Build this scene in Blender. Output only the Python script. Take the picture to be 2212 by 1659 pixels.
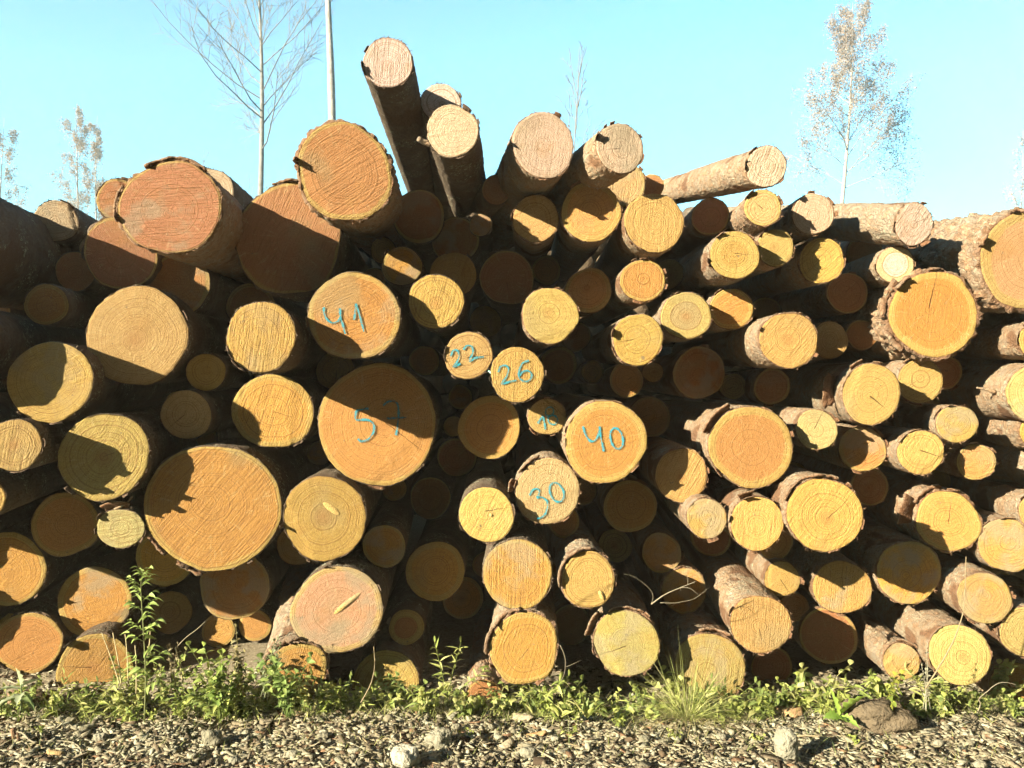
import bpy, math, random
import numpy as np
from mathutils import Vector, Matrix, Quaternion

for o in list(bpy.data.objects):
    bpy.data.objects.remove(o)
S = bpy.context.scene
COL = S.collection
R = math.radians

# ------------------------------------------------------------------ camera
H = 1.45                      # eye height
F, CX, CY = 1862.6, 1106.0, 829.5   # focal length and centre in survey units
cam = bpy.data.cameras.new('camera')
cam.sensor_width = 36.0
cam.lens = 36.0 * F / 2212.0
cam.clip_end = 3000
camo = bpy.data.objects.new('camera', cam)
camo.location = (0, 0, H)
camo.rotation_euler = (R(90), 0, 0)
COL.objects.link(camo)
S.camera = camo

# ------------------------------------------------------------------ sky, sun, exposure
SUN = Vector((-1.0, -0.7525, 0.461)).normalized()      # towards the sun
w = bpy.data.worlds.new('World')
S.world = w
w.use_nodes = True
nt = w.node_tree
sky = nt.nodes.new('ShaderNodeTexSky')
sky.sky_type = 'NISHITA'
sky.sun_disc = False
sky.sun_elevation = math.asin(SUN.z)
sky.sun_rotation = math.atan2(SUN.x, SUN.y)
sky.air_density = 1.0
sky.dust_density = 0.1
sky.ozone_density = 0.2
bg = nt.nodes['Background']
tint = nt.nodes.new('ShaderNodeMix')
tint.data_type = 'RGBA'
tint.blend_type = 'MULTIPLY'
tint.inputs[0].default_value = 1.0
tint.inputs[7].default_value = (.52, 1.07, 1.16, 1)     # thin autumn haze: a cyan cast over the whole sky
nt.links.new(sky.outputs[0], tint.inputs[6])
nt.links.new(tint.outputs[2], bg.inputs[0])
bg.inputs[1].default_value = 0.066
sun = bpy.data.lights.new('sun', 'SUN')
sun.energy = 5.0
sun.angle = R(0.5)
sun.color = (1.0, 0.89, 0.66)
suno = bpy.data.objects.new('sun', sun)
suno.rotation_euler = (-SUN).to_track_quat('-Z', 'Y').to_euler()
suno.location = SUN * 30
COL.objects.link(suno)
S.view_settings.view_transform = 'Standard'
S.view_settings.look = 'None'
S.view_settings.gamma = 1
S.view_settings.exposure = 2.3
S.view_settings.use_curve_mapping = False
S.render.engine = 'CYCLES'
S.cycles.use_denoising = True
S.cycles.use_adaptive_sampling = True
S.cycles.adaptive_threshold = 0.03
S.cycles.caustics_reflective = False
S.cycles.caustics_refractive = False
S.cycles.max_bounces = 5
S.cycles.diffuse_bounces = 2
S.cycles.transparent_max_bounces = 8

HAZE = 0.0022
S.cycles.volume_bounces = 0
rng = np.random.default_rng(7)
random.seed(7)

# ------------------------------------------------------------------ helpers
def P(px, py, Y):
    return np.array([(px - CX) / F * Y, Y, H - (py - CY) / F * Y])

def G(px, py, z=0.0):
    Y = (H - z) * F / (py - CY)
    return P(px, py, Y)

def hash3(i, j, k, s=0):
    n = (i.astype(np.int64) * 374761393 + j.astype(np.int64) * 668265263 + k.astype(np.int64) * 2147483647 + s * 974634777)
    n = (n ^ (n >> 13)) * 1274126177
    n = n & 0x7fffffff
    n = (n ^ (n >> 15)) * 69069 + 12345
    return ((n >> 3) & 0xffff) / 65535.0

def vnoise(p, s=0):
    p = np.asarray(p, float)
    i = np.floor(p).astype(np.int64)
    f = p - i
    u = f * f * (3 - 2 * f)
    r = 0
    for a in (0, 1):
        for b in (0, 1):
            for c in (0, 1):
                wgt = (u[:, 0] if a else 1 - u[:, 0]) * (u[:, 1] if b else 1 - u[:, 1]) * (u[:, 2] if c else 1 - u[:, 2])
                r = r + wgt * hash3(i[:, 0] + a, i[:, 1] + b, i[:, 2] + c, s)
    return r

def fbm(p, s=0, o=3):
    r, a, t = 0, 1.0, 0
    for k in range(o):
        r = r + a * vnoise(np.asarray(p) * 2 ** k, s + k)
        t += a
        a *= .5
    return r / t

def voro(p, s=0):
    i = np.floor(p).astype(np.int64)
    d1 = np.full(len(p), 9.0)
    d2 = np.full(len(p), 9.0)
    cell = np.zeros(len(p))
    for a in (-1, 0, 1):
        for b in (-1, 0, 1):
            for c in (-1, 0, 1):
                q = i + np.array([a, b, c])
                x = q[:, 0] + hash3(q[:, 0], q[:, 1], q[:, 2], s)
                y = q[:, 1] + hash3(q[:, 0], q[:, 1], q[:, 2], s + 1)
                z = q[:, 2] + hash3(q[:, 0], q[:, 1], q[:, 2], s + 2)
                d = np.sqrt((x - p[:, 0]) ** 2 + (y - p[:, 1]) ** 2 + (z - p[:, 2]) ** 2)
                hc = hash3(q[:, 0], q[:, 1], q[:, 2], s + 3)
                nearer = d < d1
                d2 = np.where(nearer, d1, np.minimum(d2, d))
                cell = np.where(nearer, hc, cell)
                d1 = np.where(nearer, d, d1)
    return d2 - d1, cell

def sstep(a, b, x):
    t = np.clip((x - a) / (b - a), 0, 1)
    return t * t * (3 - 2 * t)

def mesh(name, V, polys, attrs=None, smooth=False):
    """polys: list of index arrays, each (n,3) or (n,4)"""
    me = bpy.data.meshes.new(name)
    V = np.asarray(V, np.float32)
    me.vertices.add(len(V))
    me.vertices.foreach_set('co', V.ravel())
    idx, starts, n = [], [], 0
    for q in polys:
        q = np.asarray(q, np.int32)
        if len(q) == 0:
            continue
        idx.append(q.ravel())
        starts.append(n + np.arange(len(q)) * q.shape[1])
        n += q.size
    idx = np.concatenate(idx)
    starts = np.concatenate(starts).astype(np.int32)
    me.loops.add(len(idx))
    me.loops.foreach_set('vertex_index', idx)
    me.polygons.add(len(starts))
    me.polygons.foreach_set('loop_start', starts)
    me.update(calc_edges=True)
    if smooth:
        me.polygons.foreach_set('use_smooth', np.ones(len(starts), bool))
    for k, (typ, a) in (attrs or {}).items():
        at = me.attributes.new(k, typ, 'POINT')
        a = np.asarray(a, np.float32)
        at.data.foreach_set({'FLOAT': 'value', 'FLOAT_VECTOR': 'vector', 'FLOAT_COLOR': 'color'}[typ], a.ravel())
    me.validate()
    return me

def obj(name, me, mat=None, parent=None, loc=None):
    o = bpy.data.objects.new(name, me)
    COL.objects.link(o)
    if mat is not None:
        if not me.materials:
            me.materials.append(mat)
    if parent is not None:
        o.parent = parent
    if loc is not None:
        o.location = loc
    return o

def empty(name, loc, rot=None):
    o = bpy.data.objects.new(name, None)
    o.empty_display_size = .05
    o.location = loc
    if rot is not None:
        o.rotation_euler = rot
    COL.objects.link(o)
    return o

def tag(o, label, cat, group=None):
    o['label'] = label
    o['category'] = cat
    if group:
        o['group'] = group
    return o

def grid_faces(n, m, wrap=True):
    """quads of an n-ring x m-segment grid (m wraps)"""
    a = np.arange(n - 1)[:, None] * m
    j = np.arange(m if wrap else m - 1)[None]
    k = (j + 1) % m
    return np.stack([a + j, a + k, a + m + k, a + m + j], -1).reshape(-1, 4)

class MB:
    """collects pieces into one mesh"""
    def __init__(self):
        self.V, self.Q, self.T, self.C, self.n = [], [], [], [], 0
    def add(self, V, Q=None, T=None, col=None):
        V = np.asarray(V, float)
        if Q is not None and len(Q):
            self.Q.append(np.asarray(Q) + self.n)
        if T is not None and len(T):
            self.T.append(np.asarray(T) + self.n)
        self.V.append(V)
        c = np.ones((len(V), 4))
        if col is not None:
            c[:, :3] = col
        self.C.append(c)
        self.n += len(V)
    def tube(self, pts, rad, seg=5, col=None, cap=True):
        pts = np.asarray(pts, float)
        n = len(pts)
        rad = np.broadcast_to(np.asarray(rad, float), (n,))
        t = np.gradient(pts, axis=0)
        t /= np.linalg.norm(t, axis=1)[:, None] + 1e-9
        up = np.array([0, 0, 1.0]) if abs(t[0, 2]) < .9 else np.array([1.0, 0, 0])
        a = np.cross(t, up)
        a /= np.linalg.norm(a, axis=1)[:, None] + 1e-9
        b = np.cross(t, a)
        th = np.arange(seg) / seg * 2 * np.pi
        V = pts[:, None] + rad[:, None, None] * (a[:, None] * np.cos(th)[None, :, None] + b[:, None] * np.sin(th)[None, :, None])
        V = V.reshape(-1, 3)
        Q = grid_faces(n, seg)
        T = []
        if cap:
            V = np.vstack([V, pts[:1], pts[-1:]])
            c0, c1 = n * seg, n * seg + 1
            for j in range(seg):
                k = (j + 1) % seg
                T += [[c0, k, j], [c1, (n - 1) * seg + j, (n - 1) * seg + k]]
        self.add(V, Q, T, col)
    def mesh(self, name, smooth=False, col=True):
        V = np.vstack(self.V)
        ps = []
        if self.Q:
            ps.append(np.vstack(self.Q))
        if self.T:
            ps.append(np.vstack(self.T))
        return mesh(name, V, ps, {'col': ('FLOAT_COLOR', np.vstack(self.C))} if col else None, smooth)

# ------------------------------------------------------------------ materials
class NT:
    def __init__(self, name):
        self.m = bpy.data.materials.new(name)
        self.m.use_nodes = True
        self.t = self.m.node_tree
        self.b = self.t.nodes['Principled BSDF']
        self.b.inputs['Specular IOR Level'].default_value = .2
    def n(self, typ, **kw):
        nd = self.t.nodes.new(typ)
        for k, v in kw.items():
            setattr(nd, k, v)
        return nd
    def l(self, a, b):
        self.t.links.new(a, b)
    def inp(self, sock, v):
        if isinstance(v, (int, float)):
            sock.default_value = v
        elif isinstance(v, tuple):
            sock.default_value = v if len(v) == len(sock.default_value) else (*v, 1)
        else:
            self.l(v, sock)
    def math(self, op, a, b=None, c=None, clamp=False):
        nd = self.n('ShaderNodeMath', operation=op, use_clamp=clamp)
        for i, v in enumerate((a, b, c)):
            if v is not None:
                self.inp(nd.inputs[i], v)
        return nd.outputs[0]
    def attr(self, name):
        return self.n('ShaderNodeAttribute', attribute_name=name)
    def sep(self, v):
        nd = self.n('ShaderNodeSeparateXYZ')
        self.l(v, nd.inputs[0])
        return nd.outputs
    def comb(self, x=0.0, y=0.0, z=0.0):
        nd = self.n('ShaderNodeCombineXYZ')
        for i, v in enumerate((x, y, z)):
            self.inp(nd.inputs[i], v)
        return nd.outputs[0]
    def noise(self, vec=None, scale=5.0, detail=2.0, rough=.5, dim='3D', W=None):
        nd = self.n('ShaderNodeTexNoise', noise_dimensions=dim)
        nd.inputs['Scale'].default_value = scale
        nd.inputs['Detail'].default_value = detail
        nd.inputs['Roughness'].default_value = rough
        if vec is not None:
            self.l(vec, nd.inputs['Vector'])
        if W is not None:
            self.inp(nd.inputs['W'], W)
        return nd.outputs['Fac']
    def ss(self, v, a, b, lo=0.0, hi=1.0):
        nd = self.n('ShaderNodeMapRange', interpolation_type='SMOOTHSTEP')
        self.inp(nd.inputs[0], v)
        self.inp(nd.inputs[1], a)
        self.inp(nd.inputs[2], b)
        self.inp(nd.inputs[3], lo)
        self.inp(nd.inputs[4], hi)
        return nd.outputs[0]
    def mix(self, f, a, b, blend='MIX'):
        nd = self.n('ShaderNodeMix', data_type='RGBA', blend_type=blend)
        self.inp(nd.inputs[0], f)
        self.inp(nd.inputs[6], a)
        self.inp(nd.inputs[7], b)
        return nd.outputs[2]
    def bump(self, h, strength, dist):
        nd = self.n('ShaderNodeBump')
        nd.inputs['Strength'].default_value = strength
        nd.inputs['Distance'].default_value = dist
        self.l(h, nd.inputs['Height'])
        self.l(nd.outputs[0], self.b.inputs['Normal'])

def m_end():
    t = NT('sawn_end_grain')
    g = t.sep(t.attr('g').outputs['Vector'])       # ring radius, fraction, unused
    sw = t.sep(t.attr('saw').outputs['Vector'])    # across, along, strength
    ck = t.sep(t.attr('ck').outputs['Vector'])     # along, across, width
    oi = t.n('ShaderNodeObjectInfo')
    rnd = t.math('MULTIPLY', oi.outputs['Random'], 91.0)
    tc = t.n('ShaderNodeTexCoord').outputs['Object']
    off = t.n('ShaderNodeVectorMath', operation='ADD')
    t.l(tc, off.inputs[0])
    t.l(t.comb(rnd, rnd, rnd), off.inputs[1])
    v = off.outputs[0]
    dist = t.noise(v, 9, 2)
    rr = t.math('MULTIPLY_ADD', dist, .010, g[0])
    ring = t.noise(scale=1, detail=1.5, dim='1D', W=t.math('MULTIPLY_ADD', rr, t.math('MULTIPLY_ADD', t.math('FRACT', rnd), 120.0, 115.0), rnd))
    u = t.math('MULTIPLY_ADD', t.noise(v, 4, 2), .016, sw[0])
    sv = t.comb(t.math('MULTIPLY', u, t.math('MULTIPLY_ADD', t.math('FRACT', t.math('MULTIPLY', rnd, 3.7)), 110.0, 105.0)), t.math('MULTIPLY', sw[1], 7.0), rnd)
    saw = t.noise(sv, 1, 2.5, .6)
    fine = t.noise(v, 230, 3, .7)
    med = t.noise(v, 60, 3, .6)
    big = t.noise(v, 6, 3, .55)
    # colour
    heart = oi.outputs['Color']
    sapc = t.mix(.62, heart, (.36, .29, .085))
    edge = t.math('MULTIPLY_ADD', t.math('SUBTRACT', big, .5), .22, g[1])
    sapf = t.ss(t.math('SUBTRACT', edge, oi.outputs['Alpha']), -.015, .03)
    c = t.mix(sapf, heart, sapc)
    c = t.mix(t.ss(ring, .50, .70, 0, .5), c, (.16, .07, .018))
    c = t.mix(t.math('MULTIPLY', t.ss(saw, .50, .30, 0, .5), sw[2]), c, (.15, .066, .018))
    ray = t.n('ShaderNodeVectorMath', operation='NORMALIZE')
    s3 = t.sep(tc)
    t.l(t.comb(s3[0], 0.0, s3[2]), ray.inputs[0])
    r2 = t.n('ShaderNodeVectorMath', operation='MULTIPLY_ADD')
    t.l(ray.outputs[0], r2.inputs[0])
    r2.inputs[1].default_value = (9, 9, 9)
    t.l(t.comb(rnd, t.math('MULTIPLY', g[0], 9.0), rnd), r2.inputs[2])
    rays = t.noise(r2.outputs[0], 1.6, 3, .7)
    c = t.mix(t.ss(rays, .5, .75, 0, .4), c, (.24, .115, .03))
    c = t.mix(t.ss(rays, .45, .25, 0, .3), c, (.54, .45, .23))
    c = t.mix(t.ss(big, .55, .75, 0, .35), c, (.30, .145, .035))
    c = t.mix(t.ss(t.noise(v, 3.1, 2), .56, .72, 0, .45), c, (.21, .18, .095))
    c = t.mix(t.ss(fine, .32, .6, .42, 0), c, (.13, .065, .018))
    c = t.mix(t.ss(med, .68, .80, 0, .65), c, (.10, .062, .03))
    c = t.mix(t.ss(t.noise(v, 24, 4, .7), .665, .72, 0, .7), c, (.11, .09, .06))
    r3 = t.math('FRACT', t.math('MULTIPLY', oi.outputs['Random'], 7.31))
    c = t.mix(t.math('MULTIPLY', t.ss(r3, .55, .9, 0, .6), t.ss(t.noise(v, 7, 3, .6), .45, .62)), c, (.24, .20, .135))
    c = t.mix(t.math('MULTIPLY', t.ss(r3, .35, .1, 0, .5), t.ss(g[1], .35, .0)), c, (.24, .10, .028))
    # old radial checks
    wob = t.math('MULTIPLY_ADD', t.math('SUBTRACT', t.noise(v, 30, 2), .5), .008, ck[1])
    crack = t.math('MULTIPLY', t.ss(t.math('ABSOLUTE', wob), 0.0, t.math('MAXIMUM', ck[2], .0002), 1, 0), t.ss(ck[0], 0.0, .01))
    c = t.mix(t.math('MULTIPLY', crack, .85), c, (.07, .03, .012))
    t.l(c, t.b.inputs['Base Color'])
    t.b.inputs['Roughness'].default_value = .7
    t.b.inputs['Specular IOR Level'].default_value = .3
    h = t.math('MULTIPLY', t.math('MULTIPLY', saw, sw[2]), 1.5)
    h = t.math('MULTIPLY_ADD', ring, .55, h)
    h = t.math('MULTIPLY_ADD', fine, 1.3, h)
    h = t.math('MULTIPLY_ADD', med, .9, h)
    h = t.math('MULTIPLY_ADD', crack, -1.5, h)
    t.bump(h, .85, .0055)
    return t.m

def m_bark():
    t = NT('pine_bark')
    a = t.sep(t.attr('bk').outputs['Vector'])      # plate height, raw inner bark, cell value
    oi = t.n('ShaderNodeObjectInfo')
    tc = t.n('ShaderNodeTexCoord').outputs['Object']
    rnd = t.math('MULTIPLY', oi.outputs['Random'], 57.0)
    off = t.n('ShaderNodeVectorMath', operation='ADD')
    t.l(tc, off.inputs[0])
    t.l(t.comb(rnd, rnd, rnd), off.inputs[1])
    v = off.outputs[0]
    n1 = t.noise(v, 14, 4, .6)
    n2 = t.noise(v, 70, 4, .65)
    n3 = t.noise(v, 230, 3, .6)
    sv = t.n('ShaderNodeMapping')
    sv.inputs['Scale'].default_value = (52, 30, 52)
    dv = t.n('ShaderNodeVectorMath', operation='MULTIPLY_ADD')
    t.l(t.comb(n2, n2, n2), dv.inputs[0])
    dv.inputs[1].default_value = (.03, .03, .03)
    t.l(v, dv.inputs[2])
    t.l(dv.outputs[0], sv.inputs[0])
    vo = t.n('ShaderNodeTexVoronoi', feature='F1')
    vo.inputs['Scale'].default_value = 1.0
    t.l(sv.outputs[0], vo.inputs['Vector'])
    ve = t.n('ShaderNodeTexVoronoi', feature='DISTANCE_TO_EDGE')
    ve.inputs['Scale'].default_value = 1.0
    t.l(sv.outputs[0], ve.inputs['Vector'])
    vc = t.sep(vo.outputs['Color'])
    c = t.mix(t.ss(n1, .35, .68), oi.outputs['Color'], (.30, .25, .19))
    c = t.mix(t.ss(vc[0], .3, .95, 0, .5), c, (.36, .29, .20))
    c = t.mix(t.ss(vc[1], .55, .95, 0, .4), c, (.24, .14, .075))
    c = t.mix(t.ss(a[2], .55, .95, 0, .45), c, (.38, .22, .12))
    c = t.mix(t.ss(n2, .52, .74, 0, .55), c, (.13, .08, .05))
    c = t.mix(t.math('MULTIPLY', a[1], .9), c, t.mix(n2, (.20, .10, .05), (.13, .06, .032)))
    fl = t.ss(ve.outputs['Distance'], 0.0, .22)
    c = t.mix(t.math('MULTIPLY', oi.outputs['Object Index'], .75), c, t.mix(n2, (.06, .045, .032), (.13, .10, .075)))  # shade of the left-hand flanks, painted into the bark colour
    # lichen
    li = t.math('MULTIPLY', t.ss(n2, .55, .64), t.ss(t.noise(v, 5, 2), .5, .62))
    li = t.math('MULTIPLY', li, t.math('SUBTRACT', 1.0, a[1]))
    c = t.mix(t.math('MULTIPLY', li, .85), c, (.42, .45, .33))
    t.l(c, t.b.inputs['Base Color'])
    t.b.inputs['Roughness'].default_value = .95
    h = t.math('MULTIPLY_ADD', n2, 1.1, t.math('MULTIPLY', n3, .7))
    h = t.math('MULTIPLY_ADD', fl, .45, h)
    h = t.math('MULTIPLY_ADD', vc[2], .5, h)
    t.bump(h, 1.0, .008)
    return t.m

def m_col(name, rough=.8, nscale=30., namt=.35, bump=None, trans=0.0, spec=.2):
    """vertex-coloured natural material with a mottled tone"""
    t = NT(name)
    a = t.attr('col').outputs['Color']
    tc = t.n('ShaderNodeTexCoord').outputs['Object']
    n = t.noise(tc, nscale, 3, .6)
    c = t.mix(t.ss(n, .35, .7, 0, namt), a, t.mix(.75, a, (.05, .035, .02)))
    t.l(c, t.b.inputs['Base Color'])
    t.b.inputs['Roughness'].default_value = rough
    t.b.inputs['Specular IOR Level'].default_value = spec
    if bump:
        t.bump(t.noise(tc, bump[0], 3, .6), bump[1], bump[2])
    if trans:
        out = t.t.nodes['Material Output']
        tr = t.n('ShaderNodeBsdfTranslucent')
        t.l(c, tr.inputs[0])
        ms = t.n('ShaderNodeMixShader')
        ms.inputs[0].default_value = trans
        t.l(t.b.outputs[0], ms.inputs[1])
        t.l(tr.outputs[0], ms.inputs[2])
        t.l(ms.outputs[0], out.inputs[0])
    return t.m

def m_paint():
    t = NT('blue_marking_paint')
    tc = t.n('ShaderNodeTexCoord').outputs['Object']
    n = t.noise(tc, 260, 3, .7)
    n2 = t.noise(tc, 40, 2)
    c = t.mix(n2, (.012, .15, .19), (.014, .25, .33))
    t.l(c, t.b.inputs['Base Color'])
    t.b.inputs['Roughness'].default_value = .6
    al = t.sep(t.attr('edge').outputs['Vector'])[0]
    k = t.ss(t.math('ADD', t.math('ADD', n, t.math('MULTIPLY', n2, .5)), al), .98, 1.28, 0, .88)
    t.l(k, t.b.inputs['Alpha'])
    t.bump(n, .5, .003)
    return t.m

def m_ground():
    t = NT('earth_and_grit')
    tc = t.n('ShaderNodeTexCoord').outputs['Object']
    n1 = t.noise(tc, 3, 4, .6)
    n2 = t.noise(tc, 45, 4, .65)
    n3 = t.noise(tc, 260, 3, .6)
    c = t.mix(n1, (.26, .225, .155), (.36, .32, .235))
    c = t.mix(t.ss(n2, .4, .65), c, (.21, .17, .115))
    c = t.mix(t.ss(n3, .5, .7, 0, .6), c, (.36, .31, .22))
    # far away the clearing is grassed
    d = t.n('ShaderNodeVectorMath', operation='LENGTH')
    t.l(tc, d.inputs[0])
    c = t.mix(t.ss(d.outputs['Value'], 7, 14, 0, .8), c, t.mix(n1, (.06, .085, .025), (.14, .13, .05)))
    t.l(c, t.b.inputs['Base Color'])
    t.b.inputs['Roughness'].default_value = .95
    t.bump(t.math('MULTIPLY_ADD', n3, .5, n2), .9, .02)
    return t.m

M_END, M_BARK, M_PAINT, M_GROUND = m_end(), m_bark(), m_paint(), m_ground()
M_CHIP = m_col('stones_and_wood_chips', .9, 90., .4, (160., .6, .006))
M_STONE = m_col('stone', .9, 25., .45, (60., .9, .02))
M_LEAF = m_col('green_leaf', .55, 40., .3, None, .35, .3)
M_DRY = m_col('dry_plant', .8, 60., .4, None, .2)
M_TWIG = m_col('twig_wood', .85, 80., .4, (200., .5, .003))
M_TREE = m_col('tree_bark', .9, 6., .5, (25., .7, .03))
M_BIRCHLEAF = m_col('birch_leaf', .6, 3., .2, None, .4)

# ------------------------------------------------------------------ ground
def build_ground():
    xs = np.concatenate([[-600, -200, -60, -20, -9, -6], np.arange(-4, 4.01, .045), [6, 9, 20, 60, 200, 600]])
    ys = np.concatenate([[-600, -200, -60, -20, -8, -3, 0, 1.5], np.arange(2.2, 5.01, .045), [5.6, 7, 10, 16, 30, 60, 200, 600]])
    X, Yv = np.meshgrid(xs, ys)
    X, Yv = X.ravel(), Yv.ravel()
    z = ground_z(X, Yv)
    V = np.stack([X, Yv, z], 1)
    n, m = len(ys), len(xs)
    q = grid_faces(n, m, wrap=False)
    o = obj('ground', mesh('ground', V, [q], smooth=True), M_GROUND)
    o['kind'] = 'structure'

def ground_z(x, y):
    x, y = np.atleast_1d(np.asarray(x, float)), np.atleast_1d(np.asarray(y, float))
    p = np.stack([x, y, np.zeros_like(x)], 1)
    near = np.exp(-((x / 5) ** 4) - ((y - 3.7) / 2.0) ** 4)
    return near * ((fbm(p * 4, 3) - .5) * .05 + (fbm(p * 14, 9) - .5) * .022) - .004

build_ground()

# ------------------------------------------------------------------ the log pile
KIND = {'Y': (.385, .275, .076), 'O': (.395, .208, .048), 'R': (.31, .138, .052), 'P': (.49, .40, .285),
        'G': (.315, .272, .094), 'K': (.43, .27, .125)}
HEART = {'Y': 1.2, 'O': .84, 'R': .92, 'P': 1.1, 'G': 1.1, 'K': .8}
HEART_AT = {'L43': .8, 'L62': .8, 'L64': .62, 'L63': .86, 'L105': .8, 'L76': .55, 'L84': .62, 'L33': 1.3, 'L57': .93, 'L59': .93,
            'L114': .9, 'L74': .86, 'L71': .85, 'L54': .86, 'L107': 1.0, 'L86': .6}
DIRS = {'L79': (-.02, .17), 'L82': (-.02, .20), 'L30': (-.25, 0), 'L36': (-.2, 0), 'L66': (-.2, .03), 'L1': (-.24, .05),
        'L29': (-.12, 0), 'L21': (-.04, .0), 'L23': (0, 0), 'L22': (-.05, -.03), 'L95': (-.03, .10)}
LONG = {'L79', 'L22', 'L82', 'L30', 'L29', 'L21', 'L23', 'L4', 'L95', 'L1', 'L20', 'L5', 'L2', 'L66', 'L121'}
CRACK = {'L94': (80, .9, .0035), 'L107': (45, .95, .002), 'L101': (-20, 1.0, .003), 'L57': (-38, 1.0, .002), 'L103': (65, .9, .003),
         'L96': (-40, .6, .005), 'L40': (5, 1.0, .004), 'L52': (200, .01, .001), 'L63': (35, .55, .002), 'L116': (-55, .9, .003)}
GREYBARK = {'L17', 'L54', 'L76', 'L52', 'L66', 'L21', 'L23', 'L45', 'L82', 'L56', 'L55', 'L1', 'L29', 'L86'}

def plate(theta, s0, length, width, thick, lift, Rr, jag, rs, curl=0.0, Rf=None):
    """a curved thick scale of bark; runs from s0 forward (towards the viewer) by length"""
    nu, nv = max(4, int(width / .012)), 6
    u = np.linspace(-.5, .5, nu)
    v = np.linspace(0, 1, nv)
    U, Vv = np.meshgrid(u, v)
    sm = lambda q: (q + np.roll(q, 1, 1) + np.roll(q, -1, 1)) / 1.9
    wj = 1 + jag * .6 * rs.normal(0, 1, (nv, 1)) + 0 * U
    ang = theta + U * width * wj / Rr
    lj = Vv * length + (Vv > .5) * Vv * sm(rs.normal(0, max(jag, .16) * length, (1, nu))) + (Vv > .9) * rs.normal(0, .002, U.shape)
    rad = (Rr if Rf is None else Rf(ang)) + lift * Vv ** 1.6 + curl * (U * 2) ** 2 * width + rs.normal(0, thick * .18, U.shape)
    y = s0 - lj
    top = np.stack([(rad + thick) * np.cos(ang), y, (rad + thick) * np.sin(ang)], -1).reshape(-1, 3)
    bot = np.stack([rad * np.cos(ang), y, rad * np.sin(ang)], -1).reshape(-1, 3)
    n = nu * nv
    q = grid_faces(nv, nu, wrap=False)
    Q = [q[:, ::-1], q + n]
    b = [(i, i + 1) for i in range(nu - 1)] + [(i * nu + nu - 1, (i + 1) * nu + nu - 1) for i in range(nv - 1)] + \
        [((nv - 1) * nu + i + 1, (nv - 1) * nu + i) for i in range(nu - 2, -1, -1)] + [((i + 1) * nu, i * nu) for i in range(nv - 2, -1, -1)]
    Q.append(np.array([[a, c, c + n, a + n] for a, c in b]))
    raw = np.concatenate([np.full(n, .25), np.full(n, 1.0)])
    return np.vstack([top, bot]), np.vstack(Q), raw

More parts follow.
